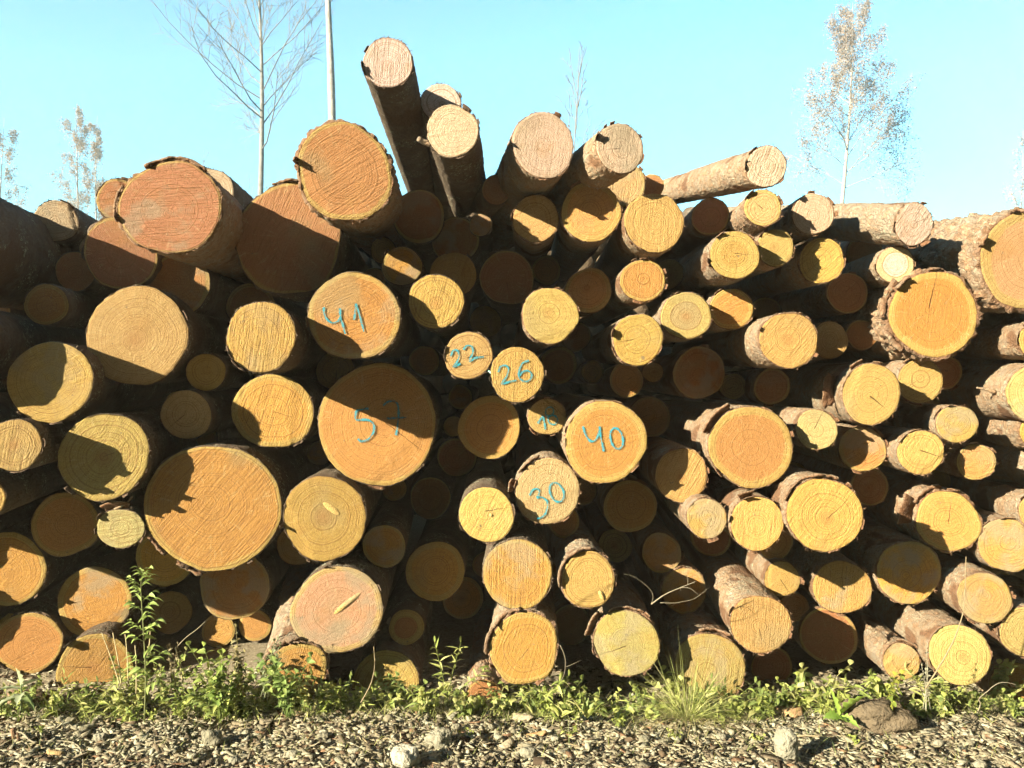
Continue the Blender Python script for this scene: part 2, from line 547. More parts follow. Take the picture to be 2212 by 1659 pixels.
def build_log(rid, X0, rx, rz, bark_mm, kind, saw, lit, dxz=(0, 0), length=4.4, seed=0, low=False):
    rs = np.random.default_rng(seed * 13 + 5)
    d = Vector((dxz[0], 1.0, dxz[1])).normalized()
    e = empty('log', X0)
    e.rotation_mode = 'QUATERNION'
    e.rotation_quaternion = Vector((0, 1, 0)).rotation_difference(d)
    bark = bark_mm / 1000.0
    m = 48 if (low or lit == 'D') else 112
    th = np.arange(m) / m * 2 * np.pi
    ph = rs.uniform(0, 6.28, 5)
    amp = .6 if bark_mm < 10 else 1.0
    k = 1 + amp * (.036 * np.cos(2 * th + ph[0]) + .026 * np.cos(3 * th + ph[1]) + .016 * np.cos(5 * th + ph[2]) + .008 * np.cos(9 * th + ph[3]))
    for _ in range(rs.integers(0, 2)):                     # flattened sides
        t0, cl = rs.uniform(0, 6.28), rs.uniform(.88, .95)
        cc_ = np.cos(th - t0)
        k = np.where(k * cc_ > cl, .3 * k + .7 * cl / np.maximum(cc_, .3), k)
    wd = max(2, m // 28)
    k = sum(np.roll(k, q) for q in range(-wd, wd + 1)) / (2 * wd + 1)
    k = k + (fbm(np.stack([np.cos(th) * 6, np.sin(th) * 6, np.full(m, seed * 2.3)], 1), 6) - .5) * .035
    cx, sx = np.cos(th), np.sin(th)
    Rm = (rx + rz) / 2
    Ro = k * (rx * rz) / np.sqrt((rz * cx) ** 2 + (rx * sx) ** 2)
    Rw = Ro - bark * .75                                    # sawn wood radius
    tilt = rs.normal(0, .035, 2)
    ty = lambda x, z: tilt[0] * x + tilt[1] * z
    # ---- bark
    if low or lit == 'D':
        s = np.concatenate([np.arange(0, .35, .03), [.5, .8, 1.5, 2.5, length]])
    elif rid in LONG:
        s = np.concatenate([np.arange(0, 2.3, .02), [2.6, 3.0, 3.6, length]])
    else:
        s = np.concatenate([np.arange(0, .55, .0125), np.arange(.56, 1.0, .04), [1.3, 2, 3, length]])
    n = len(s)
    SS, TH = np.meshgrid(s, th, indexing='ij')
    Sx, Tx = SS.ravel(), TH.ravel()
    base = np.tile(Rw, n) * (1 - .006 * Sx)
    p = np.stack([base * np.cos(Tx), Sx, base * np.sin(Tx)], 1)
    thick = bark_mm >= 11
    pw, pl = (.042, .06) if thick else (.016, .026)
    f, cell = voro(np.stack([p[:, 0] / pw, p[:, 1] / pl + fbm(p * 12, seed) * .8, p[:, 2] / pw], 1), seed)
    h = sstep(.02, .34, f) * (.45 + .55 * cell)
    h = .8 * h + .35 * (fbm(p * 45, seed + 3) - .3)
    keep = fbm(p * np.array([9, 4, 9]) + seed, seed + 11)
    lost = sstep(.60, .66, keep) if not thick else sstep(.72, .78, keep)
    disp = bark * (.15 + 1.15 * h + .5 * (fbm(p * 110, seed + 21) - .5)) * (1 - .8 * lost)
    if thick:
        disp = disp * (.35 + 1.25 * fbm(p * np.array([16, 9, 16]) + 7, seed + 31))
    edge_break = (fbm(np.stack([cx * Rm * 30, sx * Rm * 30, np.full(m, seed * 1.7)], 1), 5) - .42) * .055
    edge_break = np.clip(edge_break, -.004, .03) + rs.uniform(0, .004, m)
    ey = np.tile(edge_break, n) * np.exp(-Sx / .06)
    rr = base + disp
    x, z = rr * np.cos(Tx), rr * np.sin(Tx)
    V = np.stack([x, Sx + ey + ty(x, z) * np.exp(-Sx / .3), z], 1)
    bk = np.stack([h, np.maximum(lost * .9, 0), cell], 1)
    bk[:m, 1] = .55
    # inner ring: where the bark meets the sawn wood
    xi, zi = (Rw - .0005) * cx, (Rw - .0005) * sx
    Vi = np.stack([xi, ty(xi, zi) + .0015 + np.clip(edge_break, 0, .01) * .4, zi], 1)
    V = np.vstack([Vi, V])
    bk = np.vstack([np.stack([np.zeros(m), np.ones(m), np.zeros(m)], 1), bk])
    Q = [grid_faces(n + 1, m)]
    # far end: closed with the butt
    last = n * m + np.arange(m)
    V = np.vstack([V, [[0, length, 0]]])
    bk = np.vstack([bk, [[0, 1, 0]]])
    T = np.stack([last, np.roll(last, -1), np.full(m, len(V) - 1)], 1)
    if not low:
        nf = rs.integers(2, 7) if lit == 'L' else 1
        for _ in range(nf):
            a = rs.uniform(0, 6.28)
            i = int(a / 6.283 * m) % m
            ln = rs.uniform(.012, .04) * (1.4 if thick else 1)
            Vp, Qp, raw = plate(a, rs.uniform(.008, .03), ln, rs.uniform(.015, .05), max(.0025, bark * .45), rs.uniform(0, .012), Rw[i] + bark * .15, .22, rs)
            Vp[:, 1] += ty(Vp[:, 0], Vp[:, 2])
            Q.append(Qp + len(V))
            V = np.vstack([V, Vp])
            bk = np.vstack([bk, np.stack([raw * 0 + .5, raw, raw * 0 + rs.random()], 1)])
        ns = rs.integers(10, 30) if lit == 'L' else 0      # torn fibres round the rim
        for _ in range(ns):
            a = rs.uniform(0, 6.28)
            i = int(a / 6.283 * m) % m
            r0 = Rw[i] + rs.uniform(0, bark)
            c0 = np.array([r0 * np.cos(a), 0, r0 * np.sin(a)])
            c0[1] = ty(c0[0], c0[2]) + .002
            tn = np.array([-np.sin(a), 0, np.cos(a)])
            ou = np.array([np.cos(a), 0, np.sin(a)])
            tip = c0 + ou * rs.uniform(.003, .014) + tn * rs.normal(0, .008) + np.array([0, -rs.uniform(-.004, .014), 0])
            T = np.vstack([T, [[len(V), len(V) + 1, len(V) + 2]]])
            ww = rs.uniform(.001, .003)
            V = np.vstack([V, c0 - tn * ww, c0 + tn * ww, tip])
            bk = np.vstack([bk, np.tile([.5, .8, .8], (3, 1))])
    me = mesh('bark', V, Q + [T], {'bk': ('FLOAT_VECTOR', bk)}, smooth=True)
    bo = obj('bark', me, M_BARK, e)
    if rid in GREYBARK:
        bc = np.array([.24, .19, .14])
    elif kind in 'RK' or thick:
        bc = np.array([.25, .155, .095])
    else:
        bc = np.array([.29, .195, .12])
    dark = X0[0] < .1 and rid not in ('L54', 'L66', 'L125', 'L20', 'L4')  # left-hand logs get darker bark: painted shade on their flanks
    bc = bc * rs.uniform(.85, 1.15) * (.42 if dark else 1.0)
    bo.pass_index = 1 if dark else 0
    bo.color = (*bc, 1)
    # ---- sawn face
    pr = rs.uniform(0, .16) * Rm
    pa = rs.uniform(0, 6.28)
    pith = np.array([pr * np.cos(pa), pr * np.sin(pa)])
    fr = np.array([.04, .12, .22, .34, .46, .58, .69, .79, .87, .93, .975, 1.0])
    if low or lit == 'D':
        fr = np.array([.1, .4, .7, .9, 1.0])
    rim = np.stack([Rw * cx, Rw * sx], 1)
    XZ = pith[None, None] * (1 - fr[:, None, None]) + rim[None] * fr[:, None, None]
    XZ = XZ.reshape(-1, 2)
    fq = np.repeat(fr, m)
    XZ = np.vstack([XZ, pith])
    fq = np.append(fq, 0)
    pn = np.stack([XZ[:, 0], np.full(len(XZ), seed * 3.1), XZ[:, 1]], 1)
    yy = ty(XZ[:, 0], XZ[:, 1]) + (fbm(pn * 11, 2) - .5) * .004 + (fbm(pn * 60, 4) - .5) * .0025
    yy = yy + np.where(fq > .985, fbm(pn * 60, 8) * .005, 0)
    # a felling step: a part of the face sits a few millimetres back
    if lit == 'L' and rs.random() < .45:
        sa = rs.uniform(0, 6.28)
        q = XZ[:, 0] * np.cos(sa) + XZ[:, 1] * np.sin(sa) - Rm * rs.uniform(.45, .75)
        yy = yy + sstep(-.004, .006, q) * rs.uniform(.003, .008)
    Vf = np.stack([XZ[:, 0], yy, XZ[:, 1]], 1)
    Qf = grid_faces(len(fr), m)
    ci = len(Vf) - 1
    Tf = np.stack([np.full(m, ci), np.roll(np.arange(m), -1), np.arange(m)], 1)
    A = R(saw[0])
    across = -XZ[:, 0] * np.sin(A) + XZ[:, 1] * np.cos(A)
    along = XZ[:, 0] * np.cos(A) + XZ[:, 1] * np.sin(A)
    sv = np.stack([across, along, np.full(len(XZ), min(1.0, saw[1] + .15))], 1)
    gv = np.stack([fq * Rm, fq, fq * 0], 1)
    ckd = CRACK.get(rid)
    if ckd is None and rs.random() < .3:
        ckd = (rs.uniform(0, 360), rs.uniform(.4, .95), rs.uniform(.001, .003))
    if ckd is None:
        cv = np.tile([-1, 1, .0002], (len(XZ), 1))
    else:
        c, sn = np.cos(R(ckd[0])), np.sin(R(ckd[0]))
        q = XZ - pith
        al = q[:, 0] * c + q[:, 1] * sn
        pe = -q[:, 0] * sn + q[:, 1] * c
        cv = np.stack([al, pe, np.maximum(.0002, ckd[2] * np.clip(1.1 - al / (ckd[1] * Rm + 1e-6), 0, 1))], 1)
    mf = mesh('cut_face', Vf, [Qf[:, ::-1], Tf[:, ::-1]], {'g': ('FLOAT_VECTOR', gv), 'saw': ('FLOAT_VECTOR', sv), 'ck': ('FLOAT_VECTOR', cv)}, smooth=True)
    fo = obj('cut_face', mf, M_END, e)
    hc = np.array(KIND[kind]) * rs.uniform(.82, 1.16) * np.array([1, rs.uniform(.86, 1.05), rs.uniform(.8, 1.25)])
    fo.color = (*hc, HEART_AT.get(rid, HEART[kind] + rs.uniform(-.03, .05)))
    return dict(e=e, face=fo, bark=bo, ty=ty, Rw=Rw, Rm=Rm, bmm=bark, rs=rs, th=th)

TABLE = r'''
L1|-152|505|135|135|3.75|10|R|20,.5|L|thick dark log cut by the left picture edge, its shaded flank in view
L2|122|477|46|46|4.72|6|P|10,.5|L|small pale log end peeping over the dark log flank at the left edge
L3|260|434|50|50|4.35|9|R|10,.8|L|reddish log end half hidden behind the big pink-brown log at upper left
L4|369|448|113|101|3.52|11|R|5,.9|L|big pink-brown log end with thick flaking bark on top of the left side
L5|453|413|53|53|4.90|6|P|60,.3|L|pale log end mostly hidden behind the right rim of the big pink-brown log
L6|260|548|79|79|4.26|12|R|80,.2|D|shaded brown log end directly below the big pink-brown log at upper left
L7|385|615|68|68|4.40|6|R|0,.2|D|very dim log end between the pink-brown log and the half-shaded yellow log at left
L8|163|586|43|43|4.32|6|R|0,.2|D|very dim small log end left of the shaded brown log, under the dark flank
L9|100|658|46|46|4.06|6|O|15,.6|D|dim orange log end with a thin lit streak, above the left yellow logs
L10|298|726|107|107|3.99|5|Y|40,.25|L|large yellow log end with fine rings and a straight shadow across its lower left
L11|110|826|89|88|3.71|5|Y|20,.4|L|log end near the left edge with a lit wedge on its lower half
L12|6|739|46|46|4.34|5|Y|20,.3|D|dim log end cut by the left edge above the log with the lit wedge
L13|445|804|42|42|4.15|5|Y|50,.2|D|small dim round log end right of the large yellow log with fine rings
L14|402|896|54|54|4.05|5|Y|50,.2|D|dim round log end with pale rim just above the largest orange log
L15|31|962|57|57|3.56|5|Y|80,.7|L|fully lit pale yellow log end cut by the left edge at mid height
L16|225|986|94|94|3.76|5|Y|55,.7|L|yellow log end at left with a lit crescent round its upper right
L17|563|728|77|78|3.63|6|Y|82,1|L|pale yellow log end with strong upright saw marks and grey lichen on its bark
L18|765|683|99|97|3.83|5|O|25,.6|L|orange-yellow log end painted 41 in blue, left of the wavy-grained yellow log
L19|624|520|119|124|4.14|14|R|65,1|L|big dark red-brown log end in shade behind the topmost left rust-coloured log
L20|745|372|109|108|3.64|16|R|32,1|L|big rust-orange log end with thick dark bark high on the pile
L21|838|136|56|55|3.85|4|P|85,1|L|topmost pale log end standing against the sky
L22|953|222|44|44|4.39|4|P|40,.2|L|pale log end half hidden between the topmost log and the ringed log below it
L23|978|282|59|58|3.73|5|P|5,.5|L|pale tan ringed log end with a lit side knot, right of the topmost log
L24|868|575|44|43|4.32|5|O|30,.3|L|small log end with an orange lit band above the number 41 log
L25|942|651|60|61|3.96|5|Y|75,.7|L|yellow log end with wavy grain right of the number 41 log
L26|978|594|52|52|4.35|5|Y|70,.8|D|shaded log end with one lit stripe behind the wavy-grained yellow log
L27|1095|601|60|60|4.54|5|R|0,.1|D|dim brown log end below the gap under the large tan ringed log
L28|1271|627|51|51|4.46|5|O|0,.1|D|dim brown log end left of the small bright orange log
L29|1174|313|69|74|3.86|7|P|80,.3|L|large tan log end with concentric rings at the top centre against the sky
L30|1340|320|55|57|3.77|6|P|80,.4|L|grey weathered log end at the top, right of the tan ringed log
L31|1157|473|52|52|4.13|5|Y|25,.5|L|log end crossed by a slanting lit band under the tan ringed log
L32|1277|458|65|66|4.07|5|O|20,.3|L|shaded brown log end with only its bottom lit, under the grey weathered log
L33|1413|481|66|65|3.91|5|Y|85,.5|L|lit golden log end with a dark ring inside its rim, upper right of centre
L34|1350|400|46|46|4.79|5|K|80,.7|L|pink log end wedged behind the grey weathered log
L35|1408|402|27|27|4.90|4|R|0,.1|D|small dark log end against the sky behind the pink wedged log
L36|1072|410|32|34|4.43|5|R|0,.1|D|dark log end in shade left of the large tan ringed log
L37|1038|486|25|25|4.68|4|R|0,.1|D|small faint log end in deep shade below the ringed log with a side knot
L38|1389|606|50|47|4.14|5|O|85,.5|L|small bright orange log end right of the pile's centre
L39|1189|682|62|62|3.87|5|Y|5,.3|L|lit yellow-orange log end with peeling bark on its left, above the numbers 22 and 26
L40|1012|768|53|52|3.95|4|Y|8,.5|L|small yellow log end with a side split, painted 22 in blue
L41|1117|809|60|60|3.87|4|Y|88,.6|L|small yellow log end with upright saw lines, painted 26 in blue
L42|1182|900|42|41|4.13|4|Y|30,.3|L|smallest numbered log end, half in shade, painted 18 in blue
L43|1057|923|69|69|4.33|5|O|30,.1|D|shaded log end with red heart and pale rim below the number 22 log
L44|1308|955|90|89|3.75|4|O|15,.3|L|large orange log end painted 40 in blue, below the small numbered logs
L45|1183|1062|71|73|3.94|6|G|80,.3|L|olive-yellow log end with peeling bark, painted 30 in blue
L46|1051|1112|60|61|3.89|4|Y|60,.6|L|bright golden log end touching the left side of the number 30 log
L47|1218|1128|35|35|4.32|4|O|0,.1|D|small brown log end half hidden under the number 30 log
L48|1361|1094|58|58|4.38|5|O|0,.1|D|dim brown log end below the number 40 log
L49|1472|1026|58|59|3.90|5|Y|60,.8|L|log end right of the number 40 log, lit on its right half only
L50|1429|1194|44|44|4.42|5|O|0,.1|D|small dim round log end above the bare white twig
L51|1118|1241|78|76|3.84|5|O|88,.9|L|golden orange log end with coarse fan-shaped saw marks below the number 30 log
L52|1271|1253|61|63|3.75|8|Y|0,.1|L|lit log end with clear rings and shaggy grey bark, right of the fan-sawn log
L53|1478|1276|50|50|4.38|5|O|30,.4|L|shaded orange log end with a lit crescent behind the bare white twig
L54|1132|1402|79|82|3.78|12|O|70,.6|L|orange log end with a thick lichen-grey bark rim, standing on the ground at centre
L55|1352|1390|74|73|3.81|8|G|10,.2|L|olive-yellow log end with knots behind the left part of the grass tuft
L56|1532|1445|78|80|3.92|8|G|80,.3|L|olive log end with ragged bark half covered by the grass tuft
L57|815|917|131|132|4.13|8|O|40,.3|L|very large orange log end crossed by shade, painted 57 in blue
L58|590|889|87|82|4.20|5|O|70,.9|L|half-shaded log end with radiating saw marks, left of the number 57 log
L59|461|1096|144|138|3.92|8|O|50,.8|L|largest orange log end of the pile, at lower left with shadow on its upper left
L60|701|1120|91|92|3.93|5|Y|20,.2|L|yellow log end with a pale gouge, below the number 57 log
L61|830|1180|48|47|4.18|5|O|0,.1|D|small dim log end right of the yellow log with a pale gouge
L62|940|1234|65|66|4.38|5|O|0,.1|D|dim log end with dark red heart and pale rim left of the fan-sawn log
L63|728|1318|102|94|3.93|6|K|30,.3|L|large lit pinkish-yellow log end with a long pale knot, low on the pile
L64|878|1355|41|40|4.25|8|R|0,.1|D|small dim log end with dark heart and wide pale rim near the ground
L65|835|1478|74|74|4.09|5|Y|60,.5|L|half buried yellow log end among weeds right of the pinkish log with the long knot
L66|640|1452|70|68|3.89|12|O|75,.7|L|log end with shaggy bark behind weeds, under the pinkish log with the long knot
L67|142|1134|71|70|4.24|5|O|0,.1|D|dim brown log end below the crescent-lit yellow log at left
L68|260|1142|51|44|3.85|5|G|10,.6|L|small olive-yellow log end with a bark strip, left of the largest orange log
L69|357|1205|62|62|4.36|5|O|0,.1|D|dim brown log end tucked under the lower left of the largest orange log
L70|505|1265|75|75|4.61|5|R|0,.1|D|very dim large log end under the largest orange log
L71|15|1230|80|80|4.32|6|O|45,.3|L|log end cut by the left edge with a lit crescent on its lower right
L72|204|1300|78|75|4.46|6|O|15,.3|L|log end with its right half lit orange, near the ground at left
L73|60|1390|72|66|4.33|6|O|25,.5|L|log end near the ground at the left edge, lit on its right side
L74|205|1450|80|80|4.21|6|O|50,.5|L|half buried orange log end behind dry stalks at lower left
L75|-35|1077|45|45|3.69|5|Y|50,.4|L|sliver of a lit log end at the left edge below mid height
L76|1587|551|55|54|3.73|7|Y|0,.1|L|pale yellow log end with a darker inner ring at upper right
L77|1675|535|41|41|3.82|5|Y|45,.6|L|log end with a lit band and bite of shade beside the pale inner-ringed log
L78|1648|449|41|41|3.76|6|K|35,.3|L|small pinkish log end under the slanting top log at upper right
L79|1656|360|45|46|3.78|5|P|70,.8|L|slanting top log with a long sunlit bark flank at upper right
L80|1535|468|41|41|4.19|5|R|0,.1|D|dim log end left of the small pinkish log at upper right
L81|1757|462|45|46|3.88|5|P|75,.5|L|pale log end with a crescent of shade at the right skyline
L82|1975|484|43|48|3.76|6|P|60,.7|L|grey log end with a long sunlit flank on the right skyline
L83|1776|563|49|51|3.93|5|Y|45,.9|L|log end with slanting saw marks and a jagged shade edge at right
L84|1934|572|41|40|3.97|6|P|0,.1|L|small tan log end with a dark spot, under the grey log on the right skyline
L85|1831|633|45|44|4.21|5|R|0,.1|D|dim brown log end below the jaggedly shaded log at right
L86|1482|682|57|51|4.00|6|G|0,.1|L|grey-green mouldy log end right of the pile's centre
L87|1580|667|47|47|4.13|6|O|30,.5|L|log end crossed by a slanting lit band, right of the grey-green mouldy log
L88|1378|733|56|57|3.88|5|Y|20,.4|L|yellow log end with slanting saw marks, left below the grey-green mouldy log
L89|1353|821|38|38|4.61|5|O|0,.1|D|faint small log end under the yellow log with slanting saw marks
L90|1510|805|57|57|4.46|5|R|0,.1|D|dim reddish log end between the mouldy log and the large orange log at right
L91|1704|735|64|62|3.77|6|Y|50,.7|L|yellow log end with orange bark flank and slanting grain, right of centre
L92|1793|735|40|41|4.20|5|Y|60,.2|D|dim yellow log end behind the right rim of the orange-flanked yellow log
L93|1862|723|34|34|4.27|5|R|0,.1|D|faint log end left of the big thick-barked log at right
L94|2017|678|101|97|3.91|24|O|85,.3|L|big orange log end in a thick crusty collar of bark at right
L95|2226|562|116|116|3.78|28|K|40,.3|L|huge pinkish log end with crusty bark cut by the right edge
L96|1882|851|62|68|3.83|6|Y|30,.4|L|golden log end with a loose bark strip to its left, at right
L97|1988|823|49|50|4.05|6|Y|35,.7|L|log end half in shade under the thick-barked log at right
L98|2040|805|38|38|4.28|5|R|0,.1|D|dim log end peeping from behind the half-shaded log under the thick bark collar
L99|1668|835|40|40|4.49|5|R|0,.1|D|small dim log end above the large orange log at right
L100|2067|916|44|42|3.87|5|Y|20,.2|L|small yellow log end, upper right of a touching pair near the right edge
L101|1990|978|49|50|3.83|5|Y|60,.5|L|small cracked yellow log end, lower left of a touching pair near the right edge
L102|2109|998|41|40|3.92|6|O|10,.2|L|small deep orange log end near the right edge
L103|1764|928|45|45|3.87|5|G|10,.3|L|olive-yellow log end with a radial crack, right of the large orange log
L104|1863|970|51|50|4.01|5|O|35,.8|L|log end with a lit right crescent below the golden log with the bark strip
L105|1622|966|92|91|3.78|7|O|60,.2|L|large bright orange log end with torn bark, right of the number 40 log
L106|2240|848|62|65|3.81|6|G|0,.1|L|log with sunlit bark flank, its end cut by the right edge below the huge log
L107|1781|1112|85|80|3.50|9|Y|55,.5|L|large yellow log end with a crack through its centre and shaggy bark on top
L108|1635|1131|58|59|3.62|5|Y|85,.6|L|yellow log end with split bark, right of a close pair below the large orange log
L109|1527|1120|44|44|3.70|4|Y|70,.5|L|small yellow log end, left one of a close pair below the large orange log
L110|1878|1051|42|42|4.33|5|R|0,.1|D|faint log end behind the crescent-lit log at right
L111|1675|1171|40|40|4.22|5|O|0,.1|D|dim log end behind the right one of the close yellow pair
L112|2048|1126|68|70|3.93|12|O|20,.3|L|orange log end with a flap of thick bark sticking out to its left
L113|2178|1178|61|61|3.88|6|Y|10,.3|L|yellow log end near the right edge above the leaning stalk
L114|1963|1236|69|70|3.95|8|O|60,.5|L|dim log end with a lit wedge at its foot, right of lower centre
L115|1819|1269|62|60|4.02|7|Y|85,.8|L|log end with upright saw marks, its top shaded in an arc
L116|1689|1251|40|39|4.12|5|Y|20,.1|L|small ringed log end with its top shaded, beside the arc-shaded log
L117|1643|1348|66|64|3.84|6|Y|85,.7|L|low yellow log end with upright saw marks and orange bark, right of the grass tuft
L118|1790|1373|62|61|4.21|5|R|0,.1|D|dim log end near the ground below the arc-shaded log
L119|1715|1312|32|32|4.28|4|R|0,.1|D|faint small log end beside the low upright-sawn log
L120|1947|1429|41|41|3.88|7|Y|55,.6|L|small log end with a branch stub pointing up left, near the ground at right
L121|2073|1414|65|65|3.70|6|G|88,.3|L|large olive-yellow log end behind the leaning stalk at lower right
L122|2128|1292|58|57|3.74|6|O|40,.2|L|orange log end crossed by the thin shadow of the leaning stalk
L123|2222|1364|62|58|3.73|7|G|60,.3|L|log end with patchy bark cut by the right edge near the ground
L124|2200|1492|62|60|3.92|8|O|80,.4|L|shaded log end at the lower right corner among weeds
L125|1046|1503|40|38|3.98|9|R|30,.3|L|small bark-covered log end at the foot of the lichen-rimmed orange log
L126|2242|935|38|38|3.89|6|O|30,.3|L|bit of sunlit bark at the right edge beside the small deep orange log
L127|2244|735|42|42|3.74|6|O|30,.3|L|bit of sunlit bark at the right edge under the huge pinkish log
L128|2244|1108|42|40|3.82|6|Y|30,.3|L|bit of a pale log at the right edge above the yellow log by the stalk
L129|1667|1440|45|45|4.27|5|R|0,.1|D|dark log end near the ground right of the ragged olive log
L130|-130|735|95|95|3.50|8|Y|20,.4|L|log just beyond the left edge at upper middle height
L131|-140|930|85|85|3.52|8|Y|20,.4|L|log just beyond the left edge at middle height
L132|-95|1180|70|70|4.23|8|Y|20,.4|L|log just beyond the left edge at lower middle height
L133|-115|1330|75|75|4.19|8|Y|20,.4|L|log just beyond the left edge near the ground
L134|-290|1050|110|110|3.63|8|Y|20,.4|L|log well beyond the left edge at lower middle height
L135|-300|800|120|120|3.50|8|Y|20,.4|L|log well beyond the left edge at middle height
L136|-290|1350|110|110|4.12|8|Y|20,.4|L|log well beyond the left edge near the ground
L137|1868|548|40|40|4.75|6|R|0,.1|D|dark log end in the blue shade under the long flank of the grey skyline log
L138|905|468|58|58|4.62|6|R|0,.1|D|dark log end in deep shade between the rust-orange log and the topmost log
L139|985|520|52|52|4.70|6|R|0,.1|D|dark log end in deep shade below the pale tan ringed log with a knot
'''
LOGS, CIRC = {}, []
for i, line in enumerate(TABLE.strip().split('\n')):
    rid, cx_, cy_, rx_, ry_, Y_, bk_, kd_, sw_, lit_, lab_ = line.split('|')
    cx_, cy_, rx_, ry_, Y_, bk_ = map(float, (cx_, cy_, rx_, ry_, Y_, bk_))
    sw_ = tuple(map(float, sw_.split(',')))
    jit = np.random.default_rng(i + 100).normal(0, .012, 2)
    q_ = P(cx_, cy_, Y_)
    # the butts were dropped in a slightly fanned stack, not perfectly parallel
    dd = DIRS.get(rid, ((.45 if q_[0] < 0 else .32) * q_[0] / Y_ + jit[0], (.35 if q_[2] > H else .15) * (q_[2] - H) / Y_ + jit[1] * .5))
    L = build_log(rid, P(cx_, cy_, Y_), rx_ / F * Y_, ry_ / F * Y_, bk_, kd_, sw_, lit_, dd, seed=i + 1, low=(cx_ < -80 and rid != 'L1'))
    L.update(cx=cx_, cy=cy_, Y=Y_)
    tag(L['e'], lab_, 'log', 'logs of the pile')
    LOGS[rid] = L
    X0 = P(cx_, cy_, Y_)
    CIRC.append((X0[0], X0[2], max(rx_, ry_) / F * Y_, Y_, dd))

# logs deep in the pile, in the gaps between the front ones
SKY = np.array([(-420, 520), (0, 500), (120, 560), (250, 500), (480, 500), (560, 520), (640, 490), (760, 470), (850, 445), (940, 440), (1000, 475), (1060, 450),
                (1110, 450), (1290, 410), (1450, 465), (1600, 455), (1750, 480), (1900, 530), (2050, 565), (2212, 540), (2700, 540)], float)
YF = 4.95
CJ = [(x + dd[0] * (YF - y), z + dd[1] * (YF - y), r) for (x, z, r, y, dd) in CIRC]
C = np.array(CJ)
rf = np.random.default_rng(42)
fill = []
for t_ in range(60000):
    r = (.13 - .09 * min(1, t_ / 40000)) * rf.uniform(.85, 1.15)
    x = rf.uniform(-3.9, 4.0)
    z = rf.uniform(r - .02, 2.75)
    px = CX + x / YF * F
    top = CY - (z + r - H) / YF * F
    if top < np.interp(px, SKY[:, 0], SKY[:, 1]) - 8:
        continue
    if (np.hypot(C[:, 0] - x, C[:, 1] - z) < C[:, 2] + r - .004).any():
        continue
    C = np.vstack([C, [x, z, r]])
    fill.append((x, YF + rf.uniform(-.2, .25), z, r))
fill.sort(key=lambda q: -q[3])
for i, (x, Yf, z, r) in enumerate(fill[:150]):
    L = build_log('fill', (x, Yf, z), r, r, 6, rf.choice(list('YOOR')), (rf.uniform(0, 90), .3), 'D', ((.45 if x < 0 else .32) * x / Yf, (.35 if z > H else .15) * (z - H) / Yf), 3.6, seed=300 + i, low=True)
    tag(L['e'], 'dark log end set back deep in the shaded gaps of the pile', 'log', 'logs deep inside the pile')
print('FILL', len(fill))
# the pile runs on past the right edge of the picture
for i, (px, py, r, Yf) in enumerate([(2400, 640, 110, 3.95), (2330, 1010, 70, 3.9), (2470, 900, 95, 3.9), (2360, 1230, 75, 3.85), (2500, 1120, 90, 3.95), (2390, 1440, 100, 3.85), (2370, 800, 60, 3.95)]):
    L = build_log('fill', P(px, py, Yf), r / F * Yf, r / F * Yf, 7, 'YOK'[i % 3], (30 * i, .4), 'L', (0, 0), 4.2, seed=600 + i, low=True)
    tag(L['e'], 'log of the same pile just beyond the right picture edge', 'log', 'logs beyond the right picture edge')

# ------------------------------------------------------------------ painted numbers
def to_local(rid, zx, zy, ox, oy):
    """tile coordinates -> metres on the face of that log"""
    L = LOGS[rid]
    X = (ox + zx * .2604 - L['cx']) / F * L['Y']
    Z = -(oy + zy * .2604 - L['cy']) / F * L['Y']
    return X, Z

def ell(cx, cy, rx, ry, rot, a0=0, a1=360, n=18):
    out = []
    for k in range(n + 1):
        a = R(a0 + (a1 - a0) * k / n)
        x, y = rx * math.cos(a), ry * math.sin(a)
        out.append((cx + x * math.cos(R(rot)) - y * math.sin(R(rot)), cy + x * math.sin(R(rot)) + y * math.cos(R(rot))))
    return out

def smooth_line(pts, n=5):
    p = np.array(pts, float)
    if len(p) < 3:
        return np.array([p[0] + (p[-1] - p[0]) * t for t in np.linspace(0, 1, n * 2)])
    q = np.vstack([2 * p[0] - p[1], p, 2 * p[-1] - p[-2]])
    out = []
    for i in range(1, len(q) - 2):
        for t in np.linspace(0, 1, n, endpoint=False):
            a, b, c, d = q[i - 1], q[i], q[i + 1], q[i + 2]
            out.append(.5 * ((2 * b) + (-a + c) * t + (2 * a - 5 * b + 4 * c - d) * t * t + (-a + 3 * b - 3 * c + d) * t ** 3))
    out.append(p[-1])
    return np.array(out)

